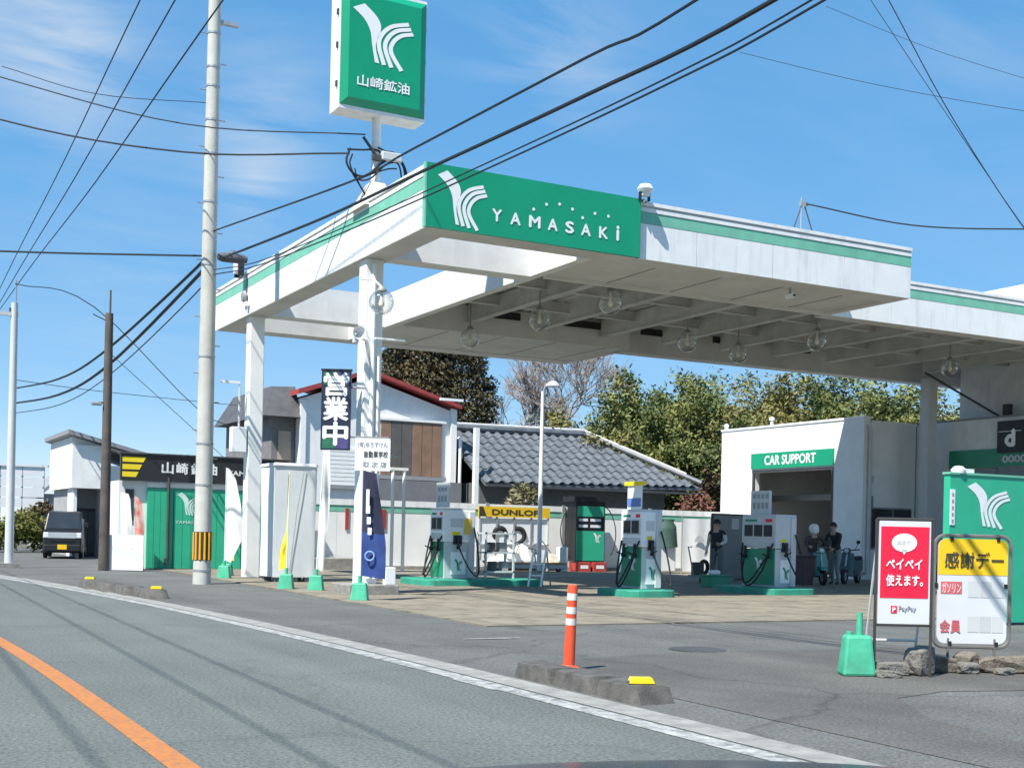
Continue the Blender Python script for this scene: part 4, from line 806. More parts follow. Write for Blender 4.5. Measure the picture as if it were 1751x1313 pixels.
# parked van
t = thing('parked_van', 'dark boxy van with silver grille and yellow plate parked by the white house', 'van', (6.6, 44.0, 0), R(-12)); t.scale = (.86,.95,.95)
VB = mat('van_black', (.014,.015,.017), .35, var=.1); 
def vsec(y, w_, z0, z1, wt): return [(-w_,y,z0),(w_,y,z0),(wt,y,z1),(-wt,y,z1)]
b = MB(); S_ = [(-.0,.68,.28,.85,.68),(.06,.72,.22,.95,.70),(.35,.74,.2,1.02,.70),(.75,.74,.2,1.62,.60),(1.0,.74,.2,1.68,.60),(3.1,.74,.2,1.68,.60),(3.35,.72,.25,1.5,.62)]
for q in S_: b.v += vsec(*q)
for i in range(len(S_)-1):
    for k_ in range(4): b.f.append((i*4+k_, i*4+(k_+1)%4, (i+1)*4+(k_+1)%4, (i+1)*4+k_))
b.f += [(3,2,1,0), tuple(len(b.v)-4+k_ for k_ in range(4))]; b.build('body', VB, t, bev=.05)
b = MB(); b.v = [(-.62,.37,1.04),(.62,.37,1.04),(.54,.73,1.57),(-.54,.73,1.57)]; b.v = [(x,y-.02,z+.02) for x,y,z in b.v]; b.f = [(0,1,2,3)]; b.build('windscreen', WINDOW, t)
BOX(-.52,.52,-.025,.02,.72,.92).build('grille', mat('chrome', (.62,.64,.66), .25, .5), t, bev=.01); BOX(-.45,.45,-.028,-.024,.62,.70).build('air_intake', BLACK, t)
for s_ in (-1,1):
    BOX(s_*.6-.1,s_*.6+.1,-.02,.1,.72,.92).build('headlight', mat('lamp_glass', (.75,.77,.78), .15), t, bev=.03); BOX(s_*.58-.06,s_*.58+.06,-.03,.05,.38,.46).build('fog_lamp', LGREY, t); BOX(s_*.82-.08,s_*.82+.08,.55,.65,1.1,1.28).build('mirror', VB, t, bev=.02)
    for y in (.65,2.75):
        w_ = MB().lathe([(.0,-.08),(.15,-.08),(.26,-.07),(.27,0),(.26,.07),(.15,.08),(0,.08)], (s_*.66,y,.27), 18, 'x').build('wheel', RUBBER, t, True); MB().lathe([(0,s_*.085),(.15,s_*.085)], (s_*.66,y,.27), 14, 'x').build('rim', STEEL, w_)
BOX(-.68,.68,-.04,.1,.25,.5).build('bumper', VB, t, bev=.04); BOX(-.17,.17,-.055,-.04,.33,.5).build('number_plate', YEL, t); BOX(-.2,.1,.42,.45,1.1,1.12).build('wiper', BLACK, t)

# ------------------------------------------------------------------ poles and wires
t = thing('utility_pole', 'tall concrete utility pole with a yellow and black band at the roadside', 'utility pole', (6.67, 26.0, 0))
MB().tube([(0,0,-.1),(0,0,6),(0,0,14)], [.185,.155,.115], 20).build('shaft', POLEC, t, True)
for z in (.28,2.05,2.9,4.7,6.6,7.9,8.9,9.6,10.3,10.7,11.4): MB().lathe([(.18-z*.0046+.002,z-.025),(.18-z*.0046+.012,z-.02),(.18-z*.0046+.012,z+.02),(.18-z*.0046+.002,z+.025)], n=20).build('steel_band', STEEL, t, True)
MB().lathe([(.186,.49),(.186,1.08)], n=24).build('warning_band', mat('band_black', (.03,.03,.028), .6), t)
for k_ in range(12):
    a = 2*math.pi*k_/12; MB().tube([(.184*math.cos(a),.184*math.sin(a),.5),(.184*math.cos(a),.184*math.sin(a),1.07)], .022, 6).build('warning_stripe', mat('band_yellow', (.80,.40,.01), .5), t)
for k_ in range(16): z = 2.6+.45*k_*1.3; MB().tube([((-1)**k_*.12,0,z),((-1)**k_*.27,0,z)], .012, 5).build('step_bolt', STEEL, t)
BOX(-.9,.9,-.06,.06,12.4,12.52).build('cross_arm', STEEL, t); BOX(.0,.5,-.05,.05,11.62,11.7).build('short_arm', STEEL, t)
t = thing('cable_closure', 'grey cable splice box hanging on the wire right of the utility pole', 'cable box', (7.05, 25.6, 6.72)); MB().lathe([(0,-.32),(.07,-.3),(.10,-.2),(.10,.2),(.07,.3),(0,.32)], n=12, axis='x').build('shell', mat('closure_grey', (.10,.10,.11), .6), t, True); BOX(-.05,.05,-.02,.02,.08,.16).build('clamp', STEEL, t)
t = thing('street_pole', 'dark slim pole with a thin tip standing before the white house', 'pole', (6.04, 33.42, 0)); MB().tube([(0,0,0),(0,0,6.6)], [.14,.10], 14).build('shaft', WOODP, t, True); MB().tube([(.02,0,6.5),(.02,0,7.2)], .025, 6).build('tip', WOODP, t); MB().tube([(0,0,4.3),(-.22,-.05,4.3)], .02, 6).build('lamp_arm', WOODP, t); BOX(-.4,-.15,-.1,.02,4.22,4.3).build('lamp_head', GREY, t, bev=.02); MB().tube([(-.05,0,6.4),(-.3,.02,6.5),(-.4,.02,6.55)], .015, 5).build('wire_hook', DGREY, t)
t = thing('white_pole', 'pale slender pole with a cross arm at the far left roadside', 'pole', (3.95, 35.1, 0)); MB().tube([(0,0,0),(0,0,6.9)], [.115,.085], 14).build('shaft', LGREY, t, True); BOX(-.55,.1,-.05,.05,6.55,6.65).build('cross_arm', LGREY, t); MB().tube([(.03,0,6.8),(.03,0,7.5)], .02, 6).build('tip', STEEL, t); BOX(-.25,.25,-.25,.25,-.02,.12).build('footing', CONC, t)
for x in (-.45,-.1): MB().lathe([(.03,.0),(.04,.03),(.03,.07),(.04,.1),(.0,.13)], (x,0,6.65), 8).build('insulator', DGREY, t)
WIREG = 'overhead wires'
def wire(label, pts, r=.014, sag=0, n=14, name='overhead_wire', m=WIRE):
    P = []
    if len(pts) == 2:
        a, b_ = Vector(pts[0]), Vector(pts[1])
        for i in range(n+1): u = i/n; q = a.lerp(b_, u); q.z -= sag*4*u*(1-u); P.append(q)
    else:
        V3 = [Vector(p) for p in pts]; V3 = [V3[0]*2-V3[1]]+V3+[V3[-1]*2-V3[-2]]
        for i in range(1, len(V3)-2):
            for k_ in range(6): t_ = k_/6; a, b_, c, d = V3[i-1:i+3]; P.append(.5*((2*b_)+(c-a)*t_+(2*a-5*b_+4*c-d)*t_*t_+(3*b_-a-3*c+d)*t_**3))
        P.append(V3[-2])
    o0 = P[0].copy(); return tag(MB().tube([p-o0 for p in P], r, 6).build(name, m, None, True, loc=tuple(o0)), label, 'wire', WIREG)
wire('thick cable from the pole box rising across the green sign to the top', [(6.85,25.7,6.72),(6.7,24.0,6.5),(6.7,18.9,6.12),(6.7,15.1,5.93),(6.7,11.1,5.72),(6.7,8.1,5.63),(6.7,2,5.9)], .024)
wire('upper cable from the pole passing just above the canopy corner', [(6.75,25.9,7.3),(6.7,25.1,7.2),(6.7,17.9,6.43),(6.7,15.6,6.32),(6.7,11.1,6.11),(6.7,9.2,6.02),(6.7,2,6.3)], .016)
wire('lower strand of the twin cable crossing the left fascia', [(6.75,25.9,6.4),(6.7,22.6,6.0),(6.7,17.8,5.7),(6.7,13.4,5.51),(6.7,9.6,5.39),(6.7,7.5,5.41),(6.7,2,5.7)], .012)
wire('upper strand of the twin cable crossing the left fascia', [(6.75,25.9,6.5),(6.7,22.6,6.07),(6.7,17.8,5.77),(6.7,13.4,5.58),(6.7,9.6,5.45),(6.7,7.5,5.47),(6.7,2,5.75)], .010)
wire('thick cable sagging left from the pole behind the dark pole', [(6.6,26.1,6.85),(6.7,27.2,6.75),(6.7,37.6,6.18),(6.7,46.3,6.22),(6.7,60,7.1)], .034)
wire('lower thick cable sagging left from the pole', [(6.6,26.1,6.7),(6.7,26.9,6.57),(6.7,37.1,5.71),(6.7,46.2,5.66),(6.7,60,6.44)], .04)
wire('thin lowest cable sagging left from the pole', [(6.6,26.1,6.4),(6.7,27.2,6.2),(6.7,37.1,5.4),(6.7,46.2,5.3),(6.7,60,6.0)], .016)
for lab, a, b_ in (('leftmost steep wire descending to the pale pole', (5.0,25.2,11.44), (5.0,44.0,10.0)), ('middle steep wire of the three at upper left', (5.0,22.2,10.35), (5.0,42.4,9.4)), ('right steep wire of the three, meeting the utility pole', (5.0,19.8,9.18), (5.0,39.7,8.95))):
    A, B_ = Vector(a), Vector(b_); A2 = A+(A-B_)*.6; wire(lab, [tuple(A2), tuple(A), tuple(A.lerp(B_, .5)-Vector((0,0,.12))), b_, tuple(B_+(B_-A)*.5)], .013)
wire('upper service wire from the left edge to the pylon bracket', [(-2.0,30.9,12.0),(2.77,28.02,10.38),(5.8,24.8,9.05),(8.36,21.62,8.42)], .013)
wire('lower service wire from the left edge to the pylon bracket', [(-2.0,30.9,11.2),(2.79,28.01,9.5),(5.8,24.8,8.5),(8.11,21.75,8.07)], .018)
wire('level cable from the left edge to the pole box', [(-3,31.0,6.9),(2.84,27.98,6.78),(6.55,26.0,6.78)], .020)
wire('faint insulated wire with a white joint left of the pole', [(2.8,28.0,10.6),(4.5,27.0,10.05),(6.6,26.0,9.95)], .008)
wire('thin wire from the pale pole over the dark pole to the house', [(3.95,35.1,7.4),(5.7,33.6,6.75),(10.5,40.0,4.6),(14,45,5.3)], .012)
wire('thin drop wire from the dark pole down to the shop roof', [(6.04,33.4,5.6),(8.5,34.6,3.9),(9.5,35,3.15)], .009)
wire('faint level wire between the pale and dark poles', [(3.95,35.1,4.9),(6.5,37,4.95),(12,42,5.3)], .009)
wire('steep wire from the top right corner to the right edge', [(21.8,22.3,14.1),(23.3,21.6,11.3),(24.9,20.7,8.6),(25.8,20.2,7.6)], .014)
wire('second steep wire close beside it at the top right', [(21.4,22.5,14.1),(23.1,21.7,11.5),(24.9,20.7,8.62),(25.8,20.2,7.5)], .009)
wire('cable from the roof bracket on the canopy to the right edge', [(20.2,23.2,9.2),(22.44,22.01,8.75),(24.8,20.75,8.72),(26,20.1,8.8)], .018)
wire('faint high wire crossing the sky at upper right', [(18.74,24.0,12.78),(21.5,22.5,12.1),(24.8,20.8,11.55),(27,19.5,11.3)], .007)
wire('faint wire at the top right above the steep pair', [(20.5,23.0,13.9),(22.8,21.9,13.0),(25.2,20.6,12.2)], .006)
t = thing('roof_bracket', 'small cable bracket tripod standing on the canopy roof', 'bracket', (20.1, 23.25, 6.95)); MB().tube([(0,0,0),(0,0,2.4)], .022, 6).build('mast', STEEL, t); MB().tube([(-.6,.4,0),(0,0,2.2)], .016, 6).build('stay', DGREY, t); MB().tube([(.75,-.3,0),(.1,0,2.2)], .016, 6).build('stay', DGREY, t); BOX(-.05,.18,-.04,.04,2.2,2.3).build('clamp', STEEL, t)
# cable bundle round the pylon foot
t = thing('cable_bundle', 'tangle of dark cables looped around the pylon pole above the canopy', 'cable', (8.65, 21.8, 7.9)); random.seed(5)
for pts, r_ in (([(-.55,-.1,.25),(-.62,-.12,.0),(-.5,-.14,-.2),(-.25,-.14,-.22),(.05,-.12,.05),(.3,-.12,.2),(.5,-.1,.1),(.6,-.05,-.2)], .022),
    ([(-.5,-.1,.15),(-.55,-.12,-.05),(-.4,-.14,-.3),(-.15,-.14,-.25),(.15,-.12,.05),(.4,-.12,.1),(.52,-.05,-.25)], .016), ([(.0,-.1,.35),(.15,-.12,.3),(.35,-.12,.28),(.55,-.1,.05),(.66,-.05,-.3)], .016),
    ([(-.6,-.1,.22),(-.3,-.1,.26),(-.05,-.1,.3),(.1,-.1,.25)], .018), ([(-.35,-.1,-.28),(-.1,-.12,-.15),(.2,-.12,-.02),(.42,-.1,.02)], .014), ([(-.45,-.1,-.1),(-.38,-.12,-.35),(-.2,-.1,-.6),(-.12,-.08,-.8)], .014)):
    q_ = [Vector(p) for p in pts]; q_ = [q_[0]*2-q_[1]]+q_+[q_[-1]*2-q_[-2]]; pp_ = [.5*((2*q_[i])+(q_[i+1]-q_[i-1])*(k/5)+(2*q_[i-1]-5*q_[i]+4*q_[i+1]-q_[i+2])*(k/5)**2+(3*q_[i]-q_[i-1]-3*q_[i+1]+q_[i+2])*(k/5)**3) for i in range(1,len(q_)-2) for k in range(5)]
    MB().tube(pp_, r_, 6).build('cable', WIRE, t, True)
BOX(.05,.45,-.2,-.05,.12,.28).build('splice_box', LGREY, t, bev=.02); BOX(-.12,.12,-.16,-.08,.1,.2).build('clamp', DGREY, t); MB().tube([(-.3,-.1,.5),(.0,-.1,.15)], .03, 6).build('insulator', DGREY, t); MB().tube([(-.5,-.12,-.2),(-.1,-.12,-.75)], .018, 6).build('tail', WIRE, t)
for y in (-18, 62):
    t = thing('utility_pole', 'concrete pole on the far side of the road outside the picture at y %d' % y if False else ('concrete pole across the road behind the viewer' if y < 0 else 'concrete pole across the road far ahead'), 'utility pole', (-3.65 if y < 0 else -1.5, y, 0)); MB().tube([(0,0,0),(0,0,11)], [.18,.12], 14).build('shaft', POLEC, t, True); BOX(-1.0,1.0,-.05,.05,8.0,8.1).build('cross_arm', STEEL, t)
for x0, lab in ((-4.65,'left cable across the road'),(-3.6,'middle cable across the road'),(-3.0,'right cable across the road')):
    wire(lab, [(x0+.1,-18,8.1),(x0+.72,-6,7.75),(x0+1.16,5,7.55),(x0+1.52,16,7.5),(x0+1.8,28,7.55),(x0+2.2,62,8.1)], .011)

# ------------------------------------------------------------------ houses behind the wall
t = thing('red_roof_house', 'white two storey house with a red roof edge and brown shutters', 'house', (18, 46, 0))
def rh(mb, name, m, parent=None, **k): return rel(mb, (18,46,0), name, m, parent or t, **k)
PLA = mat('plaster', (.80,.80,.78), .8, var=.06, streak=.15); RR = mat('red_fascia', (.34,.05,.045), .6, var=.15); DR = mat('dark_roof', (.09,.09,.092), .6, var=.25)
rh(MB().prism([(15.45,0),(21.75,0),(21.75,6.05),(18.15,7.1),(15.45,6.15)], 46, 53.5), 'wall', PLA)
rh(MB().prism([(18.1,7.28),(22.05,6.14),(22.05,6.27),(18.1,7.43)], 45.6, 53.9), 'roof', RR); rh(MB().prism([(15.2,6.25),(18.1,7.28),(18.1,7.43),(15.2,6.45)], 45.6, 53.9), 'roof', RR)
rh(MB().prism([(21.7,0),(21.95,0),(21.95,6.1),(21.7,6.15)], 45.85, 46), 'corner_trim', PLA); rh(BOX(15.4,15.62,45.9,46,0,6.1), 'corner_trim', PLA)
rh(BOX(18.6,21.5,45.86,45.98,5.52,5.62), 'shutter_head', PLA); rh(BOX(18.5,21.45,45.7,45.98,3.2,3.36), 'sill', GREY)
for i in range(6):
    rh(BOX(18.7+.44*i,19.12+.44*i,45.9,45.98,3.38,5.5), 'shutter_board', BROWN if i not in (1,2) else mat('glass_brown', (.12,.11,.10), .4, var=.2))
for i in range(9): rh(BOX(16.5,17.75,45.93,45.98,2.9+.16*i,3.04+.16*i), 'siding_board', PLA)
rh(BOX(16.4,17.85,45.85,45.95,2.75,2.88), 'siding_base', GREY)
rh(BOX(18.2,21.9,45.2,45.95,2.2,3.15), 'lower_wall', mat('lower_wall_grey', (.18,.18,.19), .7, var=.15))  # projecting lower wall in a plain dark grey with slight random tone
rh(BOX(14.5,15.4,46.6,53,0,5.45), 'annex_wall', mat('annex_grey', (.20,.19,.19), .8, var=.2, streak=.3)); rh(MB().hexa([(13.95,45.9,5.4),(15.45,45.9,5.4),(15.45,53,5.4),(13.95,53,5.4)], [(14.5,46.8,6.6),(15.45,46.8,6.65),(15.45,52,6.65),(14.5,52,6.6)]), 'annex_roof', DR)
rh(BOX(14.75,15.25,46.55,46.6,3.8,4.9), 'annex_window', mat('beige_board', (.42,.34,.26), .7))
rh(MB().tube([(22.1,45.8,0),(22.1,45.8,4.9),(22.0,45.8,5.0)], .07, 8), 'downpipe', PLA); rh(BOX(20.9,21.9,45.2,45.3,6.38,6.48), 'tv_bracket', CLEANW)
t = thing('tile_roof_house', 'low house with grey Japanese tiled hip roof behind the wall', 'house', (27, 45, 0))
def th(mb, name, m, parent=None, **k): return rel(mb, (27,45,0), name, m, parent or t, **k)
th(BOX(22.6,31.6,45,52,0,3.2), 'wall', mat('house_dark', (.14,.15,.155), .8, var=.2)); th(BOX(21.98,22.16,44.2,44.4,0,5.3), 'gable_post', PLA)
E0, E1, R0, R1 = Vector((22.3,43.9,3.13)), Vector((32.7,43.9,3.32)), Vector((22.3,48.0,5.42)), Vector((29.3,48.0,5.5))
b = MB(); b.v = [tuple(E0),tuple(E1),tuple(R1),tuple(R0),(32.7,52,3.32),(22.3,52,3.13)]; b.v += [(x,y,z-.12) for x,y,z in b.v]
b.f = [(0,1,2,3),(1,4,2),(4,5,3,2),(6,9,8,7),(7,8,10),(8,9,11,10),(0,6,7,1),(1,7,10,4),(4,10,11,5),(0,3,9,6),(3,5,11,9)]; rf = th(b, 'roof', TILE)
sl_u = (E1-E0).normalized(); tile = MB()
cw_ = .46; rows = 8; slope = (R0-E0); sl_v = slope.normalized(); ln = slope.length/rows; nn = sl_u.cross(sl_v).normalized()
prof = [(-.23,.03),(-.12,.035),(-.06,.10),(.04,.125),(.13,.08),(.19,.03),(.23,.03)]
for (px_, pz) in prof: tile.v.append(tuple(sl_u*px_+nn*pz))
for (px_, pz) in prof: tile.v.append(tuple(sl_u*px_+sl_v*(ln*1.08)+nn*(pz-.035)))
for (px_, pz) in prof: tile.v.append(tuple(sl_u*px_+nn*(pz-.05)))
k_ = len(prof)
for i in range(k_-1): tile.f.append((i,i+1,k_+i+1,k_+i)); tile.f.append((2*k_+i,2*k_+i+1,i+1,i))
tmesh = tile.mesh('tile', True); tmesh.materials.append(TILE)
ncol = int((E1-E0).length/cw_)
for c in range(ncol):
    for r_ in range(rows):
        p = E0+sl_u*(cw_*(c+.5))+sl_v*(ln*r_)
        hx = E1.x+(R1.x-E1.x)*((r_+.7)/rows)
        if p.x > hx-.1: continue
        o = bpy.data.objects.new('roof_tile', tmesh); COL.objects.link(o); o.parent = rf; o.location = p-Vector((27,45,0))+nn*random.uniform(0,.015)
PL = mat('ridge_plaster', (.62,.62,.60), .8, var=.15)
th(MB().tube([R0+Vector((0,0,.16)),R1+Vector((0,0,.16))], .16, 8), 'ridge', TILE); th(MB().tube([R0+Vector((0,0,.34)),R1+Vector((0,0,.34))], .06, 6), 'ridge_cap', PL); th(MB().tube([R1+Vector((0,0,.2)),E1+Vector((.05,0,.2))], .12, 8), 'hip', TILE); th(MB().tube([R1+Vector((0,0,.33)),E1.lerp(R1,.12)+Vector((0,0,.33))], .05, 6), 'hip_cap', PL)
th(BOX(22.3,33.0,43.72,43.86,3.0,3.1), 'gutter', DGREY); th(BOX(21.9,25.5,48.3,50,5.3,5.85), 'rear_roof', DR)
# distant roof and slatted panel at the far left
t = thing('distant_house', 'distant grey gabled house beyond the parked van', 'house', (9.6, 65, 0)); BOX(-.9,2.5,0,5,0,2.6).build('wall', mat('house_grey', (.35,.36,.36)), t); MB().prism([(-1.2,2.3),(.7,3.9),(3.0,2.6),(3.0,2.8),(.7,4.1),(-1.2,2.5)], -.4, 5.5).build('roof', GREY, t); BOX(-.3,.5,-.02,0,1.0,1.9).build('window', WINDOW, t)
t = thing('slatted_panel', 'white slatted greenhouse frame at the far left edge', 'greenhouse', (5.4, 60, 0))
for i in range(4): 
    for j in range(3): BOX(.0+.93*j,.90+.93*j,0,.06,1.85+.47*i,2.26+.47*i).build('slat_panel', CLEANW, t)
for x in (0,.92,1.85,2.75): BOX(x-.04,x+.04,.06,.14,0,3.7).build('post', GREY, t)
BOX(-.1,2.95,-.05,.2,3.68,3.78).build('top_rail', CLEANW, t)

# ------------------------------------------------------------------ vegetation
def leafmat(name, c1, c2, c3, scale=.9):
    if name in MATS: return MATS[name]
    m = bpy.data.materials.new(name); m.use_nodes = True; MATS[name] = m; n = m.node_tree.nodes; l = m.node_tree.links; b = n['Principled BSDF']; b.inputs['Roughness'].default_value = .6; b.inputs['Specular IOR Level'].default_value = .12
    g = n.new('ShaderNodeNewGeometry'); a = n.new('ShaderNodeTexNoise'); a.inputs['Scale'].default_value = scale; a.inputs['Detail'].default_value = 5; l.new(g.outputs['Position'], a.inputs['Vector'])
    r = n.new('ShaderNodeValToRGB'); r.color_ramp.elements[0].position = .36; r.color_ramp.elements[0].color = (*c1,1); r.color_ramp.elements[1].position = .64; r.color_ramp.elements[1].color = (*c3,1); e = r.color_ramp.elements.new(.5); e.color = (*c2,1)
    l.new(a.outputs[0], r.inputs[0]); l.new(r.outputs[0], b.inputs['Base Color']); return m
LBAM = leafmat('leaf_bamboo', (.075,.11,.04), (.155,.18,.058), (.24,.235,.08)); LDK = leafmat('leaf_dark', (.05,.07,.028), (.105,.13,.048), (.19,.20,.075)); LCON = leafmat('leaf_conifer', (.04,.042,.026), (.075,.07,.038), (.14,.115,.055), .8)
LYEL = leafmat('leaf_yellow', (.11,.115,.04), (.19,.18,.06), (.27,.235,.085)); LDRY = leafmat('leaf_dry', (.09,.065,.045), (.14,.105,.07), (.19,.15,.10)); LHED = leafmat('leaf_hedge', (.05,.07,.02), (.10,.12,.03), (.17,.17,.05))
BARK = mat('bark', (.12,.10,.08), .9, var=.3, scale=6, bump=.4)
def leaves(blobs, n, ls, seed, droop=.3):
    rnd = random.Random(seed); V = []; F = []; wts = [b_[3]*b_[4] for b_ in blobs]
    for _ in range(n):
        bx = rnd.choices(blobs, wts)[0]
        th_ = rnd.uniform(0, 2*math.pi); cz = rnd.uniform(-.75, 1); sr = math.sqrt(1-cz*cz); rad = rnd.uniform(.3, 1)**.45*(1+.12*math.sin(th_*5+cz*7+seed))
        d = Vector((sr*math.cos(th_), sr*math.sin(th_), cz)); p = Vector((bx[0]+d.x*bx[3]*rad, bx[1]+d.y*bx[3]*rad, bx[2]+d.z*bx[4]*rad))
        u = Vector((rnd.gauss(0,1), rnd.gauss(0,1), rnd.gauss(0,.6)))+d*.8; u.z -= droop; u.normalize(); v = u.cross(Vector((rnd.gauss(0,1), rnd.gauss(0,1), rnd.gauss(0,1)))).normalized()
        s_ = ls*rnd.uniform(.6,1.35); k = len(V); a = u*s_; b_ = v*s_*.24
        V += [tuple(p-a*.5), tuple(p+b_), tuple(p+a*.6), tuple(p-b_)]; F.append((k,k+1,k+2,k+3))
    b = MB(); b.v = V; b.f = F; return b
def tree(name, label, x, y, h, blobs, m, n, ls, trunk_r, seed, group, droop=.3, cat='tree'):
    t = thing(name, label, cat, (x, y, 0), 0, group)
    rnd = random.Random(seed); b = MB().tube([(0,0,-.1),(rnd.uniform(-.1,.1),0,h*.4),(rnd.uniform(-.2,.2),.1,h*.8)], [trunk_r,trunk_r*.75,trunk_r*.3], 8)
    for bl in blobs: b.tube([(0,0,h*.25+.1*bl[2]),(bl[0]*.6,bl[1]*.6,bl[2]-bl[4]*.3),(bl[0],bl[1],bl[2]+bl[4]*.3)], [trunk_r*.4,trunk_r*.25,.02], 5)
    b.build('trunk', BARK, t, True); leaves(blobs, n, ls, seed, droop).build('crown', m, t, fix=False); return t
def blobset(h, r, k, seed, zlow=.3):
    rnd = random.Random(seed); o = [(0,0,h-r*.75,r*.8,r*.75)]
    for i in range(k):
        a = rnd.uniform(0,2*math.pi); q = rnd.uniform(.35,.9)*r; z = rnd.uniform(zlow*h, h-r*.5); o.append((q*math.cos(a), q*math.sin(a), z, rnd.uniform(.28,.5)*r, rnd.uniform(.24,.42)*r))
    return o
GRV = [(30.4,49.5,6.6,2.2,LYEL,'low yellow green tree at the left end of the grove'),(33.0,50.4,8.0,2.4,LBAM,'feathery tree second from the left of the grove'),(35.4,51.4,9.3,2.6,LBAM,'tall feathery tree against the sky left in the grove'),(36.3,49.0,8.6,2.3,LBAM,'olive tree behind the end of the tiled roof'),(38.4,49.8,9.8,2.7,LBAM,'tall tree in the middle of the grove under the canopy edge'),(38.0,46.6,9.3,2.4,LYEL,'yellowish tree above the garage left corner'),(41.7,48.0,9.9,2.6,LDK,'dark green tree behind the garage roof'),(40.7,44.0,8.9,2.4,LBAM,'olive tree right behind the garage sign'),(44.3,45.5,9.2,2.6,LDK,'dark tree left of the right canopy column'),(43.5,42.5,8.5,2.2,LBAM,'olive tree next to the right canopy column'),(46.6,43.1,8.8,2.4,LYEL,'golden tree seen right of the right canopy column'),(34.6,50.2,7.2,1.9,LBAM,'smaller tree just behind the tiled hip'),(36.3,44.6,6.6,2.0,LDK,'dark tree low behind the garage left wall')]
def plumes(h, r, seed, k=34, per=430, ls=.21):
    rnd = random.Random(seed); b = MB(); st = MB()
    for c in range(k):
        a = rnd.uniform(0, 2*math.pi); q = r*math.sqrt(rnd.random()); hh_ = h*(1-.42*(q/r)**2)*rnd.uniform(.55, 1.0); z0 = hh_*rnd.uniform(.12,.4)
        p0 = Vector((q*.55*math.cos(a), q*.55*math.sin(a), z0)); out_ = Vector((math.cos(a+rnd.gauss(0,.5)), math.sin(a+rnd.gauss(0,.5)), 0)); bend = rnd.uniform(.4,1.2)*r*.6
        def P(u): return p0+Vector((0,0,(hh_-z0)*(u-.18*u**3)))+out_*(bend*u**2.2)
        st.tube([Vector((q*.4*math.cos(a), q*.4*math.sin(a), 0)), p0, P(.5), P(1)], [.035,.03,.02,.006], 4, cap=False)
        w_ = rnd.uniform(.36,.66)
        for _ in range(int(per*rnd.uniform(.6,1.3))):
            u = rnd.random()**.75; p = P(u); sp_ = w_*(1.1-.5*u); p = p+Vector((rnd.gauss(0,sp_),rnd.gauss(0,sp_),rnd.gauss(0,sp_*.7)))
            d = (P(min(1,u+.05))-P(max(0,u-.05))).normalized()*.5+Vector((rnd.gauss(0,.6),rnd.gauss(0,.6),rnd.gauss(-.35,.5))); d.normalize(); v = d.cross(Vector((rnd.gauss(0,1),rnd.gauss(0,1),rnd.gauss(0,1)))).normalized()
            s_ = ls*rnd.uniform(.6,1.5); kk = len(b.v); b.v += [tuple(p-d*s_*.5), tuple(p+v*s_*.24), tuple(p+d*s_*.7), tuple(p-v*s_*.24)]; b.f.append((kk,kk+1,kk+2,kk+3))
    return b, st
for i, (x, y, h, r, m, lab) in enumerate(GRV):
    t = thing('grove_tree', lab, 'tree', (x, y, 0), 0, 'trees of the grove behind the garage'); bl, st = plumes(h*1.22, r*1.3, 100+i, 46, 800, .18)
    st.build('trunk', BARK, t, fix=False); bl.build('crown', m, t, fix=False)
tree('dry_shrub', 'dry brown shrub between tiled house and garage', 34.6, 44.6, 4.8, blobset(4.6,1.2,7,61,.25), LDRY, 2600, .3, .08, 61, 'shrubs behind the wall', cat='shrub')
tree('dry_shrub', 'reddish bare shrub under the tiled eave by the garage', 28.6, 38.6, 2.9, blobset(2.9,.9,5,62,.4), leafmat('leaf_red', (.10,.04,.03), (.15,.07,.05), (.19,.10,.07)), 900, .2, .05, 62, 'shrubs behind the wall', cat='shrub')
tree('clipped_bush', 'rounded straw coloured bush showing above the wall beside the lamp post', 21.9, 40.0, 3.0, [(0,0,2.3,.62,.72),(.1,0,1.6,.6,.6)], leafmat('leaf_straw', (.13,.12,.06), (.20,.18,.10), (.27,.24,.15)), 1500, .18, .06, 63, 'shrubs behind the wall', cat='shrub')
for i, (x, y, h, r, lab) in enumerate(((24.3,55.0,10.6,2.4,'dark conifer standing behind the other two of the clump'),(23.3,53.4,11.4,2.7,'tall dark conifer behind the red roof'),(25.3,52.6,10.0,2.3,'conifer at the right edge of the dark clump'))):
    bl = [(0.25*math.sin(k*2.1),.3*math.cos(k*1.7),h*(.3+.7*k/9)-.4,r*(1.12-.5*k/9),.62) for k in range(10)]
    tree('conifer', lab, x, y, h, bl, LCON, 22000, .19, .2, 200+i, 'dark conifers behind the red roof house', .8)
# bare tree
t = thing('bare_tree', 'leafless grey tree with fine twigs behind the tiled house', 'tree', (31.1, 55.9, 0)); rnd = random.Random(9); trunk = MB(); twig = MB()
def grow(p, d, ln_, r_, lev):
    q = p+d*ln_; mid = p.lerp(q,.5)+Vector((rnd.gauss(0,1),rnd.gauss(0,1),rnd.gauss(0,.4)))*ln_*.05
    (trunk if lev < 3 else twig).tube([p,mid,q], [max(.013,r_),max(.012,r_*.8),max(.011,r_*.62)], 5 if lev < 3 else 3, cap=False)
    if lev >= 6: return
    for i in range(3 if lev < 3 else 5):
        a = Vector((rnd.gauss(0,1),rnd.gauss(0,1),rnd.gauss(0,.7))).normalized(); nd = (d*.75+a*(.62 if lev else .75)+Vector((0,0,.12))).normalized(); grow(p.lerp(q, rnd.uniform(.55,1)) if i else q, nd, ln_*rnd.uniform(.62,.86), r_*.62, lev+1)
grow(Vector((0,0,0)), Vector((0,0,1)), 3.6, .2, 0)
TWIG = mat('twig', (.24,.21,.19), .9, var=.2)
trunk.build('trunk', TWIG, t, fix=False); twig.build('twigs', TWIG, t, fix=False)
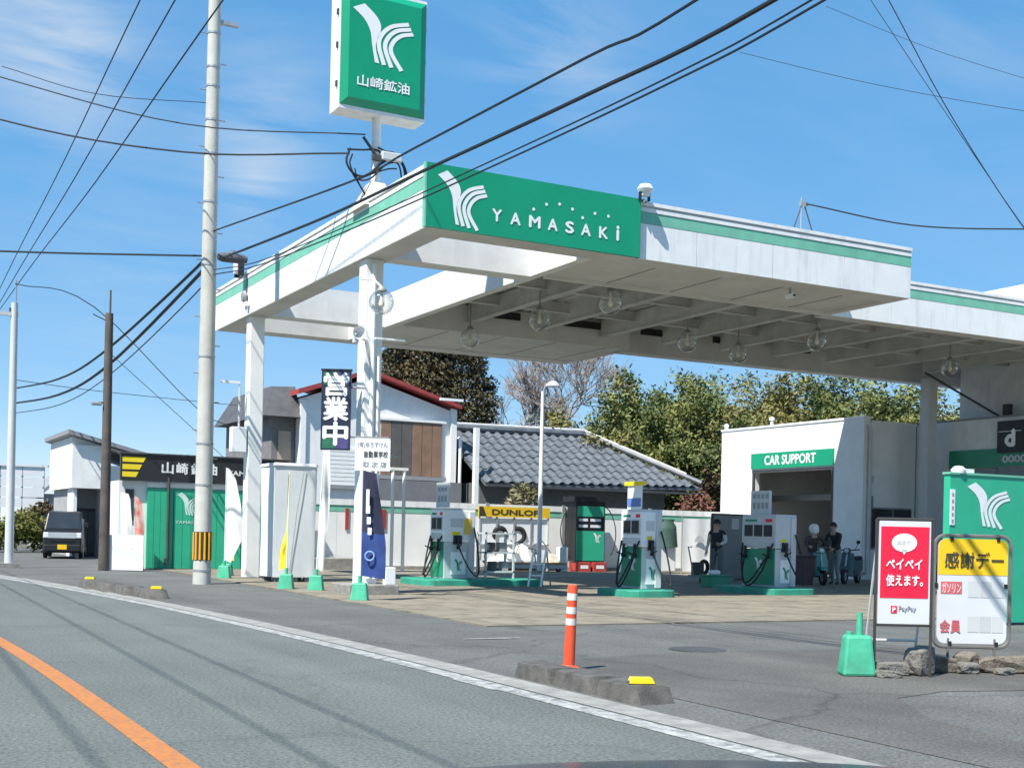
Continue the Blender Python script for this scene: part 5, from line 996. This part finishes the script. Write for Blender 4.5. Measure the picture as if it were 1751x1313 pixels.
hb = leaves([(.2+.52*i, .2*math.sin(i*2), .75+.25*math.sin(i*1.7), .65, .75) for i in range(7)], 5200, .16, 77).build('hedge', LHED, None, fix=False, loc=(3.9,53,0)); tag(hb, 'yellow green hedge at the far left beside the parked van', 'hedge')
hb = leaves([(.0,0,.9,.8,.8),(.7,.2,1.2,.7,.9),(1.2,.4,.9,.6,.7)], 2600, .2, 78).build('bush', leafmat('leaf_rust', (.10,.075,.04), (.16,.12,.06), (.2,.17,.08)), None, fix=False, loc=(7.0,56,0)); tag(hb, 'brownish bush behind the parked van', 'bush')

# ------------------------------------------------------------------ people and scooters
SKIN = mat('skin', (.46,.29,.21), .6, var=.08); HAIR = mat('hair', (.02,.018,.016), .6)
def person(label, loc, rz, J, mats, sit=False, hair=True):
    """J: joint positions; builds one continuous skinned body, clothing given by nearest bone"""
    t = thing('person', label, 'person', loc, rz)
    names = list(J.keys()); V = [J[k][0] for k in names]; Rr = [J[k][1] for k in names]; idx = {k: i for i, k in enumerate(names)}
    E = [('pel','spi'),('spi','che'),('che','nec'),('nec','hea'),('hea','top')]
    for s_ in 'lr': E += [('che','sh'+s_),('sh'+s_,'el'+s_),('el'+s_,'wr'+s_),('wr'+s_,'pa'+s_),('pel','hi'+s_),('hi'+s_,'kn'+s_),('kn'+s_,'an'+s_),('an'+s_,'to'+s_)]
    vv = [Vector(v) for v in V]; ee = [(idx[a], idx[b_]) for a, b_ in E]; bone = [(a, b_) for a, b_ in E]
    for s_ in 'lr':
        pa = vv[idx['pa'+s_]]; d = (pa-vv[idx['wr'+s_]]).normalized(); side = d.cross(Vector((0,1,0))); side = side.normalized() if side.length > .1 else Vector((1,0,0)); fwd = side.cross(d)
        for k in range(4):
            b0 = pa+side*(.024*(k-1.5))+d*.02; L_ = (.065,.075,.07,.055)[k]; i0 = len(vv); vv += [b0, b0+d*L_*.55, b0+d*L_*.9+fwd*L_*.35]; Rr += [.0085,.008,.007]; ee += [(idx['pa'+s_], i0),(i0,i0+1),(i0+1,i0+2)]; bone += [('wr'+s_,'pa'+s_)]*3
        b0 = vv[idx['wr'+s_]].lerp(pa,.4)+side*.03; i0 = len(vv); vv += [b0, b0+side*.03+d*.04]; Rr += [.010,.008]; ee += [(idx['wr'+s_], i0),(i0,i0+1)]; bone += [('wr'+s_,'pa'+s_)]*2
    me = bpy.data.meshes.new('body'); me.from_pydata([tuple(v) for v in vv], ee, []); o = bpy.data.objects.new('body', me); COL.objects.link(o)
    sm = o.modifiers.new('Skin', 'SKIN'); sm.use_smooth_shade = True; sub = o.modifiers.new('Sub', 'SUBSURF'); sub.levels = 1; sub.render_levels = 1
    for i, d in enumerate(me.skin_vertices[0].data): d.radius = (Rr[i], Rr[i]) if not isinstance(Rr[i], tuple) else Rr[i]; d.use_root = (i == idx['pel'])
    ev = bpy.data.meshes.new_from_object(o.evaluated_get(bpy.context.evaluated_depsgraph_get())); bpy.data.objects.remove(o)
    for mm in mats[0]: ev.materials.append(mm)
    rule = mats[1]
    for p in ev.polygons:
        c = p.center; best = None
        for (ia, ib), bn_ in zip(ee, bone):
            a, b_ = vv[ia], vv[ib]; ab = b_-a; k = max(0, min(1, (c-a).dot(ab)/max(1e-9, ab.length_squared))); dd_ = (c-(a+ab*k)).length-.5*(Rr[ia] if not isinstance(Rr[ia], tuple) else Rr[ia][0])
            if best is None or dd_ < best[0]: best = (dd_, bn_)
        nm = best[1][1][:2]; p.material_index = rule.get(nm, 0); p.use_smooth = True
    body = bpy.data.objects.new('body', ev); COL.objects.link(body); body.parent = t
    hc = (Vector(J['hea'][0])+Vector(J['top'][0]))/2; f_ = Vector((0,-1,0))
    for s_ in (-1,1): MB().lathe([(0,-.012),(.011,-.006),(.013,0),(.011,.006),(0,.012)], tuple(hc+f_*.098+Vector((s_*.032,0,.005))), 8).build('eye', BLACK, t, True); MB().lathe([(0,-.03),(.014,-.02),(.02,0),(.014,.02),(0,.03)], tuple(hc+Vector((s_*.098,.01,-.01))), 8).build('ear', SKIN, t, True)
    MB().hexa([tuple(hc+Vector(q)) for q in ((-.012,-.1,-.03),(.012,-.1,-.03),(.012,-.085,-.03),(-.012,-.085,-.03))], [tuple(hc+Vector(q)) for q in ((-.005,-.105,.015),(.005,-.105,.015),(.005,-.09,.015),(-.005,-.09,.015))]).build('nose', SKIN, t); BOX(hc.x-.025,hc.x+.025,hc.y-.1,hc.y-.09,hc.z-.065,hc.z-.055).build('mouth', mat('lip', (.35,.14,.12), .6), t)
    if hair:
        b = MB(); b.grid(lambda u, v: ((lambda a, q: (hc.x+.108*math.sin(q)*math.cos(a), hc.y+.012+.118*math.sin(q)*math.sin(a), hc.z+.02+.118*math.cos(q)-(.06*math.sin(a) if math.sin(a) > 0 else 0)*v))(2*math.pi*u, .02+v*(1.45+.0*u))), 18, 8); b.build('hair', HAIR, t, 'all')
    return t, hc
def stand(h=1.66, lean=0, arm=None):
    k = h/1.7
    J = {'pel':((0,0,.93),(.13,.10)),'spi':((0,-lean*.3,1.12),(.125,.095)),'che':((0,-lean*.75,1.34),(.145,.105)),'nec':((0,-lean*1.0,1.47),.055),'hea':((0,-lean*1.15-.01,1.545),(.075,.085)),'top':((0,-lean*1.25-.01,1.65),(.08,.09))}
    for s_, q in (('l',1),('r',-1)):
        J.update({'sh'+s_:((q*.19,-lean*.75,1.40),.062),'el'+s_:((q*.25,-lean*.6+.02,1.13),.045),'wr'+s_:((q*.26,-lean*.6-.08,.90),.032),'pa'+s_:((q*.26,-lean*.6-.10,.83),(.035,.022)),
                  'hi'+s_:((q*.10,0,.86),.092),'kn'+s_:((q*.105,-.02,.48),.062),'an'+s_:((q*.11,.02,.08),.042),'to'+s_:((q*.12,-.13,.035),(.045,.03))})
    if arm: J.update(arm)
    return {a: (tuple(c*k for c in v[0]), v[1]) for a, v in J.items()}
DARKJ = mat('dark_vest', (.022,.024,.03), .8, var=.2); GTR = mat('grey_trousers', (.13,.14,.145), .85, var=.15); LTR = mat('light_trousers', (.25,.26,.26), .85, var=.15); SHOE = mat('shoe', (.03,.03,.03), .6); BJ = mat('brown_jacket', (.07,.055,.045), .8, var=.2); SLV = mat('white_sleeve', (.6,.6,.6), .8)
RULE = {'sp':1,'ch':1,'ne':0,'he':0,'to':4,'sh':1,'el':2,'wr':2,'pa':0,'hi':3,'kn':3,'an':3}
def rules(J): return RULE
# 'to' is used both for head top and toes: keep head skin by treating the crown bone separately
def mk(label, loc, rz, J, mm, hair=True):
    J2 = {('hx' if k == 'top' else k): v for k, v in J.items()}; J2 = {k: v for k, v in J.items()}
    t, hc = person(label, loc, rz, J2, (mm, RULE), hair=hair); body = [c for c in t.children if c.name.startswith('body')][0]
    for p in body.data.polygons:
        if p.center.z > hc.z-.16 and (p.center-hc).length < .26 and p.material_index in (4,): p.material_index = 0
    return t, hc
mk('attendant in a dark vest with white sleeves standing before the grey partition', (19.75, 25.75, 0), R(-60), stand(1.64, .05, {'ell':((.27,-.06,1.15),.045),'wrl':((.2,-.26,1.08),.032),'pal':((.17,-.33,1.08),(.035,.022))}), [SKIN, DARKJ, SLV, GTR, SHOE])
mk('person in a dark jacket and grey trousers bending beside the teal scooter', (23.75, 25.75, 0), R(-75), stand(1.66, .16, {'ell':((.25,-.28,1.12),.045),'wrl':((.2,-.45,1.0),.032),'pal':((.18,-.52,.98),(.035,.022)),'elr':((-.25,-.25,1.12),.045),'wrr':((-.2,-.45,1.02),.032),'par':((-.18,-.52,1.0),(.035,.022)),'knl':((.12,-.16,.47),.062),'anl':((.12,-.05,.08),.042),'tol':((.12,-.2,.035),(.045,.03))}), [SKIN, DARKJ, DARKJ, LTR, SHOE])
SEAT = {'pel':((0,.25,.80),(.13,.10)),'spi':((0,.22,1.0),(.125,.095)),'che':((0,.16,1.22),(.145,.105)),'nec':((0,.13,1.35),.055),'hea':((0,.11,1.425),(.075,.085)),'top':((0,.10,1.53),(.08,.09))}
for s_, q in (('l',1),('r',-1)): SEAT.update({'sh'+s_:((q*.19,.15,1.27),.062),'el'+s_:((q*.29,-.05,1.08),.045),'wr'+s_:((q*.28,-.28,1.02),.032),'pa'+s_:((q*.27,-.35,1.01),(.035,.022)),'hi'+s_:((q*.11,.2,.76),.092),'kn'+s_:((q*.16,-.16,.66),.062),'an'+s_:((q*.15,-.12,.30),.042),'to'+s_:((q*.15,-.27,.26),(.045,.03))})
RP = (23.0, 25.75, 0); RZ = R(-20)
t, hc = mk('scooter rider in a brown jacket with white helmet and white mask', RP, RZ, SEAT, [SKIN, BJ, BJ, GTR, SHOE], hair=False)
MB().lathe([(.118,-.03),(.13,.0),(.132,.05),(.11,.11),(.06,.145),(0,.155)], (hc.x, hc.y+.01, hc.z), 18).build('helmet', CLEANW, t, True); MB().lathe([(.07,-.12),(.108,-.08),(.122,-.04),(.118,-.015)], (hc.x, hc.y-.02, hc.z), 16).build('mask', CLEANW, t, True)
TEAL = mat('scooter_teal', (.09,.30,.27), .35, var=.08)
def scooter(label, loc, rz, m):
    t = thing('scooter', label, 'scooter', loc, rz, 'scooters by the garage')
    for y in (-.58,.62):
        w_ = torus(MB(), (0,y,.22), .165, .052, (1,0,0), 20, 8).build('tyre', RUBBER, t, True); MB().lathe([(0,-.04),(.13,-.03),(.13,.03),(0,.04)], (0,y,.22), 14, 'x').build('rim', STEEL, w_)
    def shield(u, v): x = (u-.5)*2; wd = .17+.05*math.sin(math.pi*v); return (x*wd, -.42+.10*v-.09*(1-x*x)*(1-.3*v), .26+.60*v)
    MB().grid(shield, 8, 6).build('leg_shield', m, t, 'all'); MB().hexa([(-.11,-.74,.40),(.11,-.74,.40),(.12,-.40,.42),(-.12,-.40,.42)], [(-.07,-.70,.46),(.07,-.70,.46),(.1,-.42,.52),(-.1,-.42,.52)]).build('front_fender', m, t, bev=.03)
    BOX(-.15,.15,-.38,.22,.22,.29).build('floor_board', DGREY, t, bev=.02); MB().hexa([(-.13,.1,.26),(.13,.1,.26),(.11,.8,.36),(-.11,.8,.36)], [(-.12,.08,.66),(.12,.08,.66),(.10,.85,.70),(-.10,.85,.70)]).build('body_cowl', m, t, bev=.04)
    MB().hexa([(-.13,.05,.665),(.13,.05,.665),(.11,.78,.70),(-.11,.78,.70)], [(-.11,.08,.75),(.11,.08,.75),(.09,.74,.78),(-.09,.74,.78)]).build('seat', BLACK, t, bev=.03)
    MB().tube([(0,-.58,.22),(0,-.46,.6),(0,-.36,.93)], .025, 8).build('steering_stem', STEEL, t); MB().tube([(-.32,-.26,.96),(-.12,-.35,.94),(.12,-.35,.94),(.32,-.26,.96)], .016, 8).build('handlebar', BLACK, t, True)
    MB().hexa([(-.11,-.46,.85),(.11,-.46,.85),(.1,-.30,.87),(-.1,-.30,.87)], [(-.08,-.44,1.0),(.08,-.44,1.0),(.07,-.31,1.0),(-.07,-.31,1.0)]).build('handle_cowl', m, t, bev=.03); MB().lathe([(0,-.03),(.05,-.02),(.065,.01)], (0,-.455,.92), 12, 'y').build('headlight', mat('lamp_glass', (.75,.77,.78)), t, True)
    for s_ in (-1,1): MB().tube([(s_*.2,-.32,.95),(s_*.27,-.3,1.12)], .008, 5).build('mirror_stalk', BLACK, t); MB().lathe([(0,-.012),(.055,-.008),(.055,.008),(0,.012)], (s_*.28,-.3,1.16), 12, 'y').build('mirror', BLACK, t, True)
    BOX(-.1,.1,.84,.86,.42,.54).build('number_plate', CLEANW, t); MB().tube([(.16,.2,.25),(.16,.7,.3)], .045, 8).build('exhaust', STEEL, t); return t
scooter('teal scooter carrying the helmeted rider in front of the garage', RP, RZ, TEAL)
scooter('second dark scooter parked right of the bending person', (24.7, 26.2, 0), R(-60), mat('scooter_dark', (.06,.12,.12), .4))
t = thing('storage_bin', 'dark maroon bin standing left of the teal scooter', 'bin', (22.3, 25.5, 0), -.2); MB().hexa([(-.25,-.2,0),(.25,-.2,0),(.25,.2,0),(-.25,.2,0)], [(-.3,-.25,.75),(.3,-.25,.75),(.3,.25,.75),(-.3,.25,.75)]).build('body', mat('maroon', (.06,.025,.035), .5), t, bev=.02); BOX(-.32,.32,-.27,.27,.75,.8).build('lid', mat('maroon', (.06,.025,.035)), t, bev=.015)

# ------------------------------------------------------------------ bonnet of the viewer's car
t = thing('car_bonnet', 'dark blue car bonnet showing at the bottom edge of the picture', 'car', (.4, .3, 0))
CARB = mat('car_blue', (.015,.022,.04), .22, var=.05, spec=.7)
def hz(x, y): return .949-.05*abs((x-.6)/.80)**2.4-.11*max(0, (y-.85)/.85)**2.2
def hood(u, v): x = -.40+1.64*u; y = .55+1.25*v-.16*abs(2*u-1)**2.5*v; return (x-.4, y-.3, hz(x, y))
MB().grid(hood, 24, 20).build('bonnet', CARB, t, 'all')
def fend(s_):
    def f(u, v): x0 = -.40 if s_ < 0 else 1.24; y = .55+1.09*u; z = hz(x0, y)-.002; return (x0-.4+s_*.05*math.sin(math.pi*.5*v), y-.3, z-(z-.32)*v)
    return f
for s_ in (-1,1):
    MB().grid(fend(s_), 14, 6).build('wing', CARB, t, 'all'); xw = (-.30 if s_ < 0 else 1.14)-.4
    w_ = torus(MB(), (xw,.72,.29), .215, .075, (1,0,0), 24, 8).build('wheel', RUBBER, t, True); MB().lathe([(0,-.06),(.17,-.05),(.17,.05),(0,.06)], (xw,.72,.29), 16, 'x').build('rim', STEEL, w_)
    BOX(xw-.08,xw+.10,1.30,1.40,.58,.74).build('headlight', mat('lamp_glass', (.75,.77,.78)), t, bev=.03)
MB().grid(lambda u, v: (-.80+1.64*u, 1.5-.16*abs(2*u-1)**2.5-.02*math.sin(math.pi*v)+.03*v, (hz(-.40+1.64*u, 1.8)-.01)*(1-v)+.25*v), 20, 6).build('bumper', CARB, t, 'all')
BOX(-.2,.22,1.51,1.53,.38,.52).build('number_plate', CLEANW, t)
